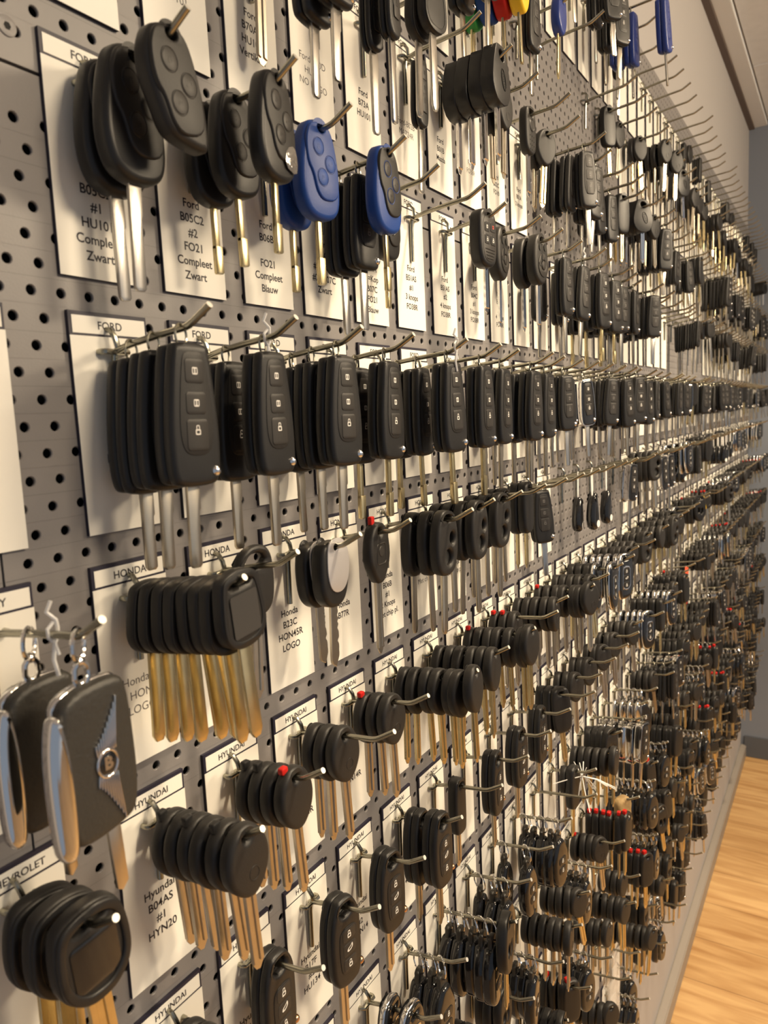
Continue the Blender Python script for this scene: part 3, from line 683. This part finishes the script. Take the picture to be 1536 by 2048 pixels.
def merged(name, mesh, mats_, label, cat):
    """one object holding many far copies of a mesh"""
    nv = len(mesh.vertices); co = np.empty(nv * 3, np.float32); mesh.vertices.foreach_get('co', co); co = co.reshape(-1, 3)
    co4 = np.concatenate([co, np.ones((nv, 1), np.float32)], 1)
    F = [list(p.vertices) for p in mesh.polygons]; mi = [p.material_index for p in mesh.polygons]
    V = []; FF = []; MI = []
    for k, m in enumerate(mats_):
        V.append((co4 @ np.array(m, np.float32).T)[:, :3]); FF += [[a + k * nv for a in f] for f in F]; MI += mi
    V = np.concatenate(V)
    me = bpy.data.meshes.new(name); me.from_pydata(V.tolist(), [], FF)
    for mm in mesh.materials: me.materials.append(mm)
    me.polygons.foreach_set('material_index', MI); me.polygons.foreach_set('use_smooth', [True] * len(FF)); me.set_sharp_from_angle(angle=math.radians(40)); me.update()
    o = link(bpy.data.objects.new(name, me)); tag(o, label, cat); o['kind'] = 'stuff'; return o
if farcards:
    merged('hook_card', CARDM, [Matrix.Translation((x * MM, 0, CAMZ + zt * MM)) for x, zt in farcards], 'narrow white label cards at the far end of the wall', 'card')

# ------------------------------------------------------------------ keys on hooks
HOOKS = {}     # (c, r) -> length
KEYS = []      # (c, r, kind, o, swing deg, yaw deg)
def put(c, r, kinds, L=None, o0=None, o1=None, sw=3.0, yaw=6.0, fix=None, sws=None):
    """kinds: list of kind names from the wall outwards"""
    if L is None: L = random.choice((74, 84, 84, 95))
    HOOKS[(c, r)] = L
    n = len(kinds)
    if n == 0: return
    th = {'ovalblack': 15, 'ovalbrass': 15, 'ovalblue': 15, 'ovalbluefront': 15, 'flipsteel': 19, 'flipbrass': 19, 'flipdark': 17, 'flipblue': 19, 'flipchrome': 16, 'loopflip': 19}
    if o0 is None: o0 = 14 + th.get(kinds[0], 11) / 2
    step = max(th.get(kinds[0], 10.6), 0)
    for i, kd in enumerate(kinds):
        if fix: o = fix[i]
        elif o1 is not None and n > 1: o = o0 + (o1 - o0) * i / (n - 1)
        else: o = o0 + i * (step + random.uniform(0.2, 1.8))
        if o > L - 4: break
        swing = sws[i] if sws else random.uniform(-sw, sw) - (5.0 * i / n if r == -2 and c < 12 else 0)
        KEYS.append((c, r, kd, o, swing, random.uniform(-yaw, yaw)))
def n_of(k, n): return [k] * n
# --- blue-key row (row 1)
put(0, 1, ['ovalblack', 'ovalblack', 'ovalhead'], 84, fix=[17, 35, 64], yaw=3, sws=[-1, 1, -5])
put(1, 1, ['ovalbrass', 'ovalbrass', 'ovaltape'], 95, fix=[22, 42, 74], sw=2)
put(2, 1, ['ovalblue', 'ovalblue'], 84, fix=[30, 52], sw=2)
put(3, 1, ['flipdark', 'flipdark', 'ovalbluefront'], 84, fix=[21, 40, 62], sw=1.5)
put(4, 1, ['ovalbrass'], 74, fix=[20])
put(5, 1, [], 84)
put(6, 1, ['remote4'], 74, fix=[48], sw=1)
put(7, 1, ['wheel'], 84, fix=[34])
put(8, 1, ['wheel', 'wheel'], 84, fix=[34, 52])
put(9, 1, n_of('flipdark', 2), 84, fix=[28, 60])
put(10, 1, n_of('flipdark', 2), 95, fix=[30, 62])
put(11, 1, n_of('flipbrass', 3), 84)
put(12, 1, n_of('flipbrass', 3), 95)
put(13, 1, n_of('flipdark', 3)); put(14, 1, n_of('flipdark', 3)); put(15, 1, n_of('flipdark', 4), 95)
# --- row 2
put(1, 2, [], 84); put(2, 2, ['round', 'flipdark', 'flipdark'], 84, fix=[14, 58, 76])
put(3, 2, ['slim', 'slim'], 84, fix=[58, 74], sw=2); put(4, 2, ['squaresteel', 'squaresteel'], 84, fix=[60, 72])
put(5, 2, ['slim'], 84, fix=[20]); put(6, 2, n_of('boxhead', 4), 84, fix=[24, 38, 52, 66], sw=1, yaw=2)
put(7, 2, ['round', 'round'], 84, fix=[30, 44]); put(8, 2, ['dots'], 95, fix=[44])
put(9, 2, ['round', 'roundbrass'], 84, fix=[26, 40]); put(10, 2, n_of('flipdark', 3), 95, fix=[26, 46, 66]); put(11, 2, n_of('flipdark', 2), 84, fix=[40, 60])
put(12, 2, n_of('flipdark', 2)); put(13, 2, n_of('flipdark', 2)); put(14, 2, n_of('longblack', 3)); put(15, 2, n_of('boxhead', 4))
# --- row 3, 4
put(5, 3, n_of('squaresteel', 2), 84); put(6, 3, ['flipsteel', 'flipsteel'], 84, fix=[30, 60])
put(7, 3, ['capgreen', 'capblue2', 'capred', 'capyellow'], 95, fix=[11, 29, 45, 62], sws=[0, -3, -5, -8]); put(8, 3, ['flipdark'], 84, fix=[50])
put(9, 3, ['roundblue'], 84, fix=[60]); put(10, 3, [], 95); put(13, 3, [], 84); put(14, 3, n_of('longblack', 1), 84); put(15, 3, ['round'], 84)
put(12, 4, ['flipdark', 'flipdark'], 84, fix=[40, 62]); put(13, 4, ['flipsteel', 'flipsteel'], 84, fix=[36, 58]); put(14, 4, ['flipblue', 'flipblue', 'flipblue'], 110, fix=[38, 58, 105], sws=[0, -3, -13]); put(15, 4, ['slim'], 84)
put(11, 4, ['roundbrass', 'squaresteel'], 84)
# --- flip-key row (row 0)
put(0, 0, n_of('flipsteel', 3), 84, fix=[20, 39, 61], sw=1.5, yaw=4)
put(1, 0, n_of('flipsteel', 2), 84, fix=[24, 56], sw=1.5, yaw=3)
put(2, 0, n_of('flipsteel', 3), 84, fix=[20, 39, 61], sw=2)
put(3, 0, n_of('flipbrass', 2), 84, fix=[28, 56], sw=2)
put(4, 0, n_of('flipbrass', 3), 95, fix=[24, 44, 74], sw=2)
put(5, 0, n_of('flipbrass', 2), 95, fix=[40, 72], sw=2)
put(6, 0, n_of('flipsteel', 2), 84, fix=[40, 62]); put(7, 0, n_of('flipsteel', 3), 95, fix=[24, 46, 68]); put(8, 0, n_of('flipsteel', 2), 84, fix=[34, 58])
put(9, 0, n_of('flipdark', 3), 84); put(10, 0, n_of('flipchrome', 2), 84); put(11, 0, n_of('flipchrome', 2), 84)
for c in range(12, 16): put(c, 0, n_of(random.choice(['flipdark', 'flipchrome', 'flipsteel']), 3))
# --- first row below (row -1)
put(0, -1, n_of('square', 7) + ['squaresticker'], 95, fix=[19, 29, 39, 49, 59, 68, 77, 87], sws=[2, 1, -1, -2, -6, -8, -5, -6], yaw=2)
put(1, -1, ['ringloop'], 74, fix=[34]); put(2, -1, ['disc', 'disc'], 74, fix=[30, 46], sw=3); put(3, -1, ['diamond'], 74, fix=[40])
put(4, -1, n_of('twohole', 3), 95, fix=[34, 50, 66]); put(5, -1, n_of('twohole', 4), 84, fix=[24, 37, 50, 64], sw=8)
put(6, -1, n_of('twohole', 3), 84, fix=[26, 42, 58], sw=8); put(7, -1, n_of('twohole', 2), 84, sw=8); put(8, -1, n_of('longblack', 2), 84); put(9, -1, n_of('flipdark', 1), 84, sw=2)
put(10, -1, [], 84); put(11, -1, n_of('egg', 2), 84, fix=[30, 50]); put(12, -1, n_of('egg', 2), 84, fix=[30, 52]); put(13, -1, [], 84)
put(14, -1, [], 95); put(15, -1, n_of('flipchrome', 2), 84)
# --- second row below (row -2)
put(0, -2, ['roundtab', 'round', 'roundtab', 'round', 'roundtab', 'round'], 95, fix=[20, 31, 42, 53, 65, 78], sws=[-5, -4, -6, -3, -6, -4], yaw=3)
put(1, -2, ['roundtab', 'roundtab', 'round', 'roundred'], 84, fix=[22, 33, 44, 56], sw=2)
put(2, -2, n_of('round', 3), 95, fix=[22, 34, 46], sw=2); put(3, -2, ['roundred', 'round', 'round'], 84, fix=[22, 34, 46], sw=2)
put(4, -2, n_of('roundbrass', 7), 95, sw=4); put(5, -2, n_of('roundbrass', 6), 95, sw=4); put(6, -2, ['roundred'] + n_of('roundbrass', 6), 95, sw=4); put(7, -2, n_of('roundred', 2) + ['round'], 95)
put(8, -2, n_of('round', 6), 84); put(9, -2, ['roundred'] + n_of('round', 6), 95)
for c in range(10, 16): put(c, -2, n_of(random.choice(['round', 'smart', 'roundbrass', 'twohole']), random.randint(4, 6)))
put(11, -2, n_of('smart', 2), 95, fix=[55, 78]); put(12, -2, n_of('smart', 2), 95, fix=[55, 78])
# --- third row below (row -3)
put(0, -3, n_of('round', 5), 84)
put(1, -3, ['loopflip'], 74, fix=[26], sw=1); put(2, -3, ['loopflip'], 74, fix=[34], sw=1); put(3, -3, ['loopflip'], 74, fix=[34], sw=1)
put(4, -3, ['loopflip', 'loopflip'], 74, fix=[24, 46], sw=1); put(5, -3, ['slimloop'], 84, fix=[32], sw=1)
put(6, -3, ['loopflip'], 84, fix=[40]); put(7, -3, ['loopflip'], 84, fix=[40]); put(8, -3, ['loopflip'], 84, fix=[40])
put(9, -3, n_of('longblack', 3), 95); put(10, -3, n_of('round', 3), 84); put(11, -3, n_of('round', 3), 84)
for c in range(12, 16): put(c, -3, n_of(random.choice(['round', 'smart', 'longblack']), random.randint(3, 5)))
# --- fourth row below (row -4)
put(2, -4, ['smart'], 84, fix=[30]); put(3, -4, ['smart', 'smart'], 84, fix=[30, 52]); put(4, -4, n_of('ringfob', 3), 74, fix=[20, 34, 46], yaw=14)
put(5, -4, n_of('ringfob', 5) + ['slotkey'], 95, fix=[18, 31, 44, 56, 67, 82], yaw=10); put(6, -4, n_of('ringfob', 3), 84, fix=[20, 38, 52], yaw=14)
put(7, -4, ['ringfob', 'ringfob'], 84, fix=[20, 50]); put(8, -4, n_of('ringfob', 5), 84, yaw=12)
# --- lower rows
put(5, -5, n_of('slotkey', 3), 95, sw=6); put(6, -5, n_of('slotkey', 3), 84, sw=6)
FILL = {3: (['round', 'roundbrass', 'boxhead', 'longblack'], 2, 5, .75), 4: (['round', 'slim'], 1, 2, .35), 2: (['flipdark', 'longblack', 'round', 'flipsteel'], 2, 5, .9), 1: (['flipdark', 'longblack', 'slim', 'round', 'squaresteel'], 2, 5, .75),
        0: (['flipdark', 'flipchrome', 'flipdark', 'longblack'], 3, 4, .95), -1: (['flipchrome', 'smart', 'longblack', 'twohole', 'egg'], 2, 5, .8), -2: (['round', 'roundbrass', 'smart', 'twohole', 'roundred', 'slotkey'], 3, 7, .95),
        -3: (['round', 'roundbrass', 'roundred', 'longblack', 'smart', 'squaresteel'], 4, 7, .97), -4: (['round', 'roundbrass', 'ringfob', 'flipdark', 'flipchrome', 'slotkey'], 4, 7, .97), -5: (['longred', 'longblack', 'roundbrass', 'ringfob', 'round'], 4, 7, .97),
        -6: (['longred', 'roundbrass', 'round', 'slotkey', 'ringfob', 'longblack'], 4, 7, .97), -7: (['roundbrass', 'round', 'longblack', 'smart', 'slotkey'], 3, 7, .95), -8: (['smart', 'longblack', 'ringfob', 'flipdark'], 2, 4, .9)}
EMPTY = set((c, 1) for c in range(16, 22)) | set((c, 1) for c in range(25, 29))
for r in range(4, -9, -1):
    ks, a, b, pr = FILL[r]
    for c in range(4, 46):
        if (c, r) in HOOKS or ((c, r) in NOCARD and c < 16): continue
        if c < 16 and r > -4: continue
        x = colx(c) + HX; z = HOOKZ + ROWP * r
        if not any(inframe(x * MM, -o * MM, CAMZ + (z - dz) * MM, 10) for o in (0, 90) for dz in (0, 100)): continue
        if random.random() > pr or (c, r) in EMPTY: put(c, r, []); continue
        kd = random.choice(ks); n = random.randint(a, b)
        lst = n_of(kd, n)
        if kd in ('roundbrass', 'round') and random.random() < .14: lst[0] = 'roundred'
        if kd == 'longred': lst = ['longred' if random.random() < .7 else 'longblack' for _ in lst]
        put(c, r, lst, sw=5, yaw=8)
# left board
put(-1, -1, ['wingfob', 'wingfob'], 95, fix=[38, 76], sw=1); put(-1, -2, ['squarebig', 'squarebig', 'squarebig'], 84, fix=[24, 40, 58], sw=2)

# special kinds used above
def make_special():
    # square frame key with large loop
    o = chaikin([(-15, 2), (-8, 12), (6, 15), (15, 10), (18, -4), (18, -24), (12, -33), (0, -36), (-12, -33), (-18, -24), (-18, -8)], 2)
    hole = chaikin([(-12, 0), (-5, 8), (6, 9), (11, 3), (0, -1)], 1)
    kind('ringloop', [('head', slab([o, hole], 9, 'black2', 3.2, 0, 3), None), ('blade', blade('groove', -34, 58, 2, 8.5, 'nickel'), None)], 'black key with a wide open top loop')
    o = chaikin([(-7, 9), (6, 9), (10, 2), (11, -10), (11, -46), (7, -52), (-7, -52), (-11, -46), (-11, -10), (-10, 2)], 2)
    kind('slimloop', [('shell', slab([o, rrect(0, 3, 9, 5, 2)], 12, 'black', 3.2, 0, 3), None), ('blade', blade('groove', -50, 40, 0, 8, 'nickel'), None)], 'narrow black key seen edge-on')
    o = chaikin([(-14, 7), (0, 10), (14, 7), (19, 0), (21, -18), (19, -32), (10, -41), (0, -43), (-10, -41), (-19, -32), (-21, -18), (-19, 0)], 2)
    hole = chaikin([(-11, -1.5), (-7, 3.5), (0, 5), (7, 3.5), (11, -1.5), (0, -2)], 1)
    kind('squarebig', [('head', slab([o, hole], 10, 'black2', 3.0, 0, 3), None), ('rim', slab([scale_loop(o, .97), scale_loop(o, .76)], 3.2, 'black', 1.2, -5.0, 2), None), ('panel', slab([rrect(0, -20, 26, 26, 3)], 0.8, 'gloss', 0.3, -5.2, 1), None), ('blade', blade('groove', -41, 56, 0, 13, 'brass'), None)], 'large black square-framed key with brass blade')
    # leather fob with winged badge, chrome side frame, clip and ring
    parts = [('ring', ring(0, 0, -7, 8.2, 1.2, 'chrome', 0.6), 'chrome ring'), ('clip', join([tube([(0, 0, -14), (3.5, 0, -18), (4, 0, -23), (2, 0, -27)], 1.5, 'chrome'), tube([(0, 0, -14), (-3.5, 0, -18), (-4, 0, -23), (-2, 0, -27)], 1.5, 'chrome'), dome(0, 1, -15, 3, 3, 'chrome')]), 'chrome spring clip')]
    body = chaikin([(-17, -28), (15, -25), (21, -30), (23, -50), (24, -80), (22, -98), (16, -104), (-12, -107), (-18, -100), (-20, -80), (-19, -45)], 2)
    parts.append(('leather_cover', slab([body], 15, 'leather', 3.5, 0, 3), None))
    parts.append(('chrome_frame', slab([scale_loop(body, 1.02), scale_loop(body, .93)], 5, 'chrome', 1.5, 2, 2), 'polished chrome frame'))
    fr = chaikin([(-25, -37), (-21, -34), (-18, -37), (-15, -60), (-15, -100), (-18, -108), (-24, -108), (-27, -100), (-28, -60)], 2)
    parts.append(('key_grip', slab([fr], 11, 'chrome', 4.2, -5, 3), 'chrome knurled grip'))
    w1 = [(-2, -71)]
    # winged emblem: two feathered wings and a round centre with the letter
    wing = []
    for sgn in (1, -1):
        for k in range(10):
            a = k / 9; x = -3.0 + a * 14; L_ = 5 + 22 * a ** 1.3
            p0 = (x * .75 + 1, -68 + sgn * (4.5 + 1.5 * a)); p1 = (x + 1.0, -68 + sgn * (6 + L_))
            wing.append(slab([chaikin([(p0[0] - .45, p0[1]), (p0[0] + .5, p0[1]), (p1[0] + .55, p1[1]), (p1[0] - .55, p1[1])], 1)], 2.4, 'chrome', 0.45, -7.6, 2))
    parts.append(('emblem', join(wing + [slab([ell(4, -68, 6.8, 7.8), ell(4, -68, 5.2, 6.2)], 2.2, 'chrome', 0.8, -8.1, 2), slab([ell(4, -68, 5.3, 6.3)], 1.2, 'gloss', 0.4, -8.0, 1), text_mesh('B', 9, 'chrome', 4, -68, -8.9, 0.35, thick=0.3)]), 'silver winged emblem with a round centre'))
    parts.append(('blade', join([slab([[(6, -103), (14, -103), (16, -140), (12, -144), (9, -142)]], 2.6, 'nickel', 0.3, 1, 1)]), None))
    kind('wingfob', parts, 'brown-black leather fob with a silver winged emblem', 'key fob', sc=0.92)
make_special()
def make_extras():
    o = chaikin([(-16, 2), (16, 2), (19, -10), (17, -40), (20, -72), (4, -78), (-12, -76), (-20, -70), (-16, -40), (-19, -8)], 1)
    bag = []
    for k in range(3): bag.append(slab([scale_loop(o, 1 - .1 * k)], 0.4, 'film', 0, -4 + 4 * k, 0))
    kind('bag', [('film_pouch', join(bag), None), ('paper_insert', slab([rrect(0, -48, 22, 34, 2)], 1, 'white', 0.2, 0, 0), None)], 'crumpled clear plastic bag')
    o = chaikin([(-8, 4), (8, 5), (17, -6), (15, -26), (19, -44), (6, -50), (-10, -48), (-18, -36), (-14, -18), (-17, -4)], 1)
    kind('tanbag', [('paper_wrap', slab([o], 16, 'tan', 5, 0, 3), None)], 'crumpled tan paper bag')
    kind('redstrip', [('strip', slab([rrect(0, -42, 15, 88, 2)], 1.6, 'redtag', 0.4, 0, 0), None)], 'long bright red hanging tag')
    kind('yellowtag', [('tag', slab([chaikin([(-7, 3), (7, 3), (11, -14), (17, -40), (6, -32), (-4, -36), (-13, -30), (-10, -12)], 1)], 1.6, 'yellow', 0.4, 0, 0), None)], 'bright yellow hanging tag')
    tt = []; rnd = random.Random(4)
    for k in range(14):
        a = rnd.uniform(0, 6.28); b = rnd.uniform(0, 6.28); L_ = rnd.uniform(22, 42)
        tt.append(tube([(0, 0, -6), (L_ * .5 * math.cos(a), L_ * .4 * math.sin(b), -8 + L_ * .3 * math.sin(a)), (L_ * math.cos(a), L_ * .9 * math.sin(b), -14 + L_ * .8 * math.sin(a))], 0.7, 'white', 5))
    kind('ties', [('ties', join(tt), None)], 'spiky bundle of white cable ties')
    o = chaikin([(-8, 6), (8, 6), (14, -4), (14, -22), (6, -32), (-6, -32), (-14, -22), (-14, -4)], 2)
    kind('chromekey', [('head', slab([o, ell(0, 0, 4)], 5, 'chrome', 1.6, 0, 2), None), ('blade', blade('groove', -30, 52, 0, 8, 'steel'), None)], 'all-metal shiny key')
make_extras()

def copy_thing(name, parts, loc, rot, label, cat, group, far, single=False):
    if single:
        o = link(bpy.data.objects.new(name, far))
    else:
        o = link(bpy.data.objects.new(name, None)); o.empty_display_size = 0.01
        for p in parts:
            c = link(bpy.data.objects.new(p[0], p[1])); c.parent = o
            if p[2]: c['label'] = p[2]
            for q in (p[3] if len(p) > 3 else []):
                g = link(bpy.data.objects.new(q[0], q[1])); g.parent = c
    o.location = loc; o.rotation_euler = rot
    tag(o, label, cat, group)
    return o

# hooks
hk = []
for (c, r), L in HOOKS.items():
    x = colx(c) + HX; z = HOOKZ + ROWP * r
    if not any(inframe(x * MM, -o * MM, CAMZ + z * MM, 120) for o in (0, L)): continue
    hk.append((project(x * MM, 0, CAMZ + z * MM)[2], c, r, L, x, z))
hk.sort()
farh = {74: [], 84: [], 95: [], 110: []}
for i, (d, c, r, L, x, z) in enumerate(hk):
    m = Matrix.Translation((x * MM, 0, CAMZ + z * MM))
    if i >= 300: farh[L].append(m); continue
    copy_thing('wall_hook', HOOK[L]['parts'], m.translation, (0, 0, math.radians(random.uniform(-2, 2)) if i > 60 else 0), 'steel wire hook: ' + where(c, r), 'hook', 'steel wire hooks in the perforated boards', HOOK[L]['far'], single=d > 1.3)
tot = [m for L in farh for m in farh[L]]
if tot: merged('wall_hook', HOOK[84]['far'], tot, 'steel wire hooks crowded at the far end of the wall', 'hook')

# keys
ORD = NUM
bykind = {}
stack = {}
SPECIAL = {(14, -4): ['chromekey'] * 4, (21, -3): ['redstrip'], (24, -2): ['yellowtag'], (13, -5): ['tanbag'], (13, -7): ['bag', 'bag'], (12, -7): ['bag'], (10, -4): ['round', 'longblack', 'ties'], (14, -6): ['longred'] * 5, (19, -1): ['smart'] * 2, (23, -1): ['flipdark'] * 3}
for k_, v_ in SPECIAL.items():
    KEYS = [q for q in KEYS if (q[0], q[1]) != k_]; HOOKS[k_] = 95
    for i, kd in enumerate(v_): KEYS.append((*k_, kd, 26 + i * 13 if len(v_) > 1 else 55, random.uniform(-3, 3), random.uniform(-9, 9)))
last = {}
for q in KEYS: last[(q[0], q[1])] = q[3]
for (c, r, kd, o, sw, yw) in KEYS:
    if c >= 9 and o == last[(c, r)]: yw -= random.uniform(4, 32); sw += random.uniform(-5, 2)
    if c >= 9: sw += random.uniform(-4, 4)
    x = colx(c) + HX; L = HOOKS[(c, r)]; z = HOOKZ + ROWP * r + arm_z(o, L) + 1.6
    stack.setdefault((c, r), []).append(kd)
    idx = len(stack[(c, r)])
    if not any(inframe((x + a) * MM, -o * MM, CAMZ + (z - b) * MM, 8) for a in (-15, 15) for b in (0, 30, 60, 100, 130)): continue
    m = Matrix.Translation((x * MM, -o * MM, CAMZ + z * MM)) @ Matrix.Rotation(math.radians(yw), 4, 'Z') @ Matrix.Rotation(math.radians(sw), 4, 'Y')
    if kd not in ('egg', 'ringfob') and not kd.startswith('flip') and kd not in ('wingfob', 'slim'): m = m @ Matrix.Translation((0, 0, -1.2 * MM))
    bykind.setdefault(kd, []).append((m.translation.x, m, c, r, idx))
NK = {'flipsteel': 'flip_key', 'flipbrass': 'flip_key', 'flipdark': 'flip_key', 'flipblue': 'flip_key', 'flipchrome': 'flip_key', 'loopflip': 'flip_key', 'ovalblack': 'remote_key', 'ovalbrass': 'remote_key', 'ovalblue': 'remote_key', 'ovalbluefront': 'remote_key',
      'ovalhead': 'remote_key', 'ovaltape': 'remote_key', 'remote4': 'remote_key', 'dots': 'remote_key', 'wheel': 'remote_key', 'smart': 'remote_fob', 'ringfob': 'remote_fob', 'wingfob': 'leather_fob', 'egg': 'teardrop_tag', 'bag': 'plastic_bag', 'tanbag': 'paper_bag',
      'redstrip': 'hanging_tag', 'yellowtag': 'hanging_tag', 'ties': 'cable_tie_bundle', 'longblack': 'long_head_key', 'longred': 'long_head_key', 'round': 'round_head_key', 'roundtab': 'round_head_key', 'roundred': 'round_head_key', 'roundbrass': 'brass_round_key'}
CATS = {'egg': 'tag', 'bag': 'bag', 'tanbag': 'bag', 'redstrip': 'tag', 'yellowtag': 'tag', 'ties': 'cable ties'}
byname = {}
for kd, lst in bykind.items():
    for (d, m, c, r, idx) in lst: byname.setdefault(NK.get(kd, 'car_key'), []).append((d, m, c, r, idx, kd))
def merged_many(name, items, label, cat):
    """one object for the many far copies of one kind that are too small to tell apart"""
    mats = []; V = []; F = []; MI = []; nv0 = 0; cache = {}
    for mesh, m in items:
        if mesh.name not in cache:
            nv = len(mesh.vertices); co = np.empty(nv * 3, np.float32); mesh.vertices.foreach_get('co', co)
            idx = []
            for mm in mesh.materials:
                if mm not in mats: mats.append(mm)
                idx.append(mats.index(mm))
            cache[mesh.name] = (np.concatenate([co.reshape(-1, 3), np.ones((nv, 1), np.float32)], 1), [tuple(p.vertices) for p in mesh.polygons], [idx[p.material_index] for p in mesh.polygons])
        co4, ff, mi = cache[mesh.name]
        V.append((co4 @ np.array(m, np.float32).T)[:, :3]); F += [tuple(a + nv0 for a in f) for f in ff]; MI += mi; nv0 += len(co4)
    me = bpy.data.meshes.new(name); me.from_pydata(np.concatenate(V).tolist(), [], F)
    for mm in mats: me.materials.append(mm)
    me.polygons.foreach_set('material_index', MI); me.polygons.foreach_set('use_smooth', [True] * len(F)); me.set_sharp_from_angle(angle=math.radians(40)); me.update()
    o = link(bpy.data.objects.new(name, me)); tag(o, label, cat); o['kind'] = 'stuff'
for nm, lst in byname.items():
    lst.sort(key=lambda t: t[0])
    for i, (d, m, c, r, idx, kd) in enumerate(lst[:300]):
        K = KINDS[kd]; n = len(stack[(c, r)])
        pos = '' if n == 1 else ('outermost key, ' if idx == n else NUM[idx] + ' from board, ')
        W_ = where(c, r); desc = K['desc']
        if len((desc + ', ' + pos + W_).split()) > 16:
            room = 16 - len((pos + W_).split()); ds = desc.split(' with ')[0].split(' on ')[0].split()
            desc = ' '.join(ds[:max(2, room)]) if len(ds) > room else ' '.join(ds)
        copy_thing(nm, K['parts'], m.translation, m.to_euler(), desc + ', ' + pos + W_, CATS.get(kd, K['cat']), 'keys on ' + W_, K['far'], c >= 16)
    if len(lst) > 300:
        merged_many(nm, [(KINDS[t[5]]['far'], t[1]) for t in lst[300:]], nm.replace('_', ' ') + 's crowded together at the far end of the wall', 'key')
    print('NAME', nm, len(lst))

# ------------------------------------------------------------------ small details
for i, (c, r, o, lab) in enumerate(((1, 0, 60, 'twisted clear plastic tie above the second front flip key'), (4, 0, 84, 'curled clear plastic tie above the fifth hook of the flip-key row'), (-1, -1, 58, 'white plastic tie among the rings above the leather fobs'), (10, 1, 66, 'short clear plastic tie on the eleventh hook of the blue-key row'))):
    rnd = random.Random(40 + i); zz = HOOKZ + ROWP * r + arm_z(o, 95)
    a = tube([(0.5, 0, 16), (-1.5, 1, 11), (1.5, -1, 7), (2.6, 0, 3), (2.4, 0, -1), (0.5, 0, -4), (-0.5, .5, -12), (0.8, 0, -20)], 1.0, 'tiewhite', 6)
    b = tube([(0.8, 0, 6), (-2.6, 0, 3), (-2.4, 0, -1), (0.5, 0, -4), (1.8, -.5, -10)], 0.9, 'tiewhite', 6)
    me = join([a, b]); me.transform(Matrix.Scale(MM, 4)); t = link(bpy.data.objects.new('plastic_tie', me))
    t.location = ((colx(c) + HX) * MM, -o * MM, CAMZ + zz * MM); tag(t, lab, 'tie', 'plastic ties on the hooks')
for i, (x, z) in enumerate(((250, 208), (234, -1200), (1438, 205), (1464, 205))):
    me = join([slab([ell(0, 0, 5.2), ell(0, 0, 2.0, n=6)], 0.8, 'peg', 0.3, -0.3, 1), slab([ell(0, 0, 2.2, n=6)], 0.4, 'holeshade', 0, -0.1, 0)])
    me.transform(Matrix.Scale(MM, 4)); s = link(bpy.data.objects.new('panel_screw', me)); s.location = (x * MM, 0, CAMZ + z * MM)
    tag(s, ['grey screw beside the board seam, above the big oval keys', 'grey screw low beside the left seam', 'grey screw left of the second seam', 'grey screw right of the second seam'][i], 'screw')
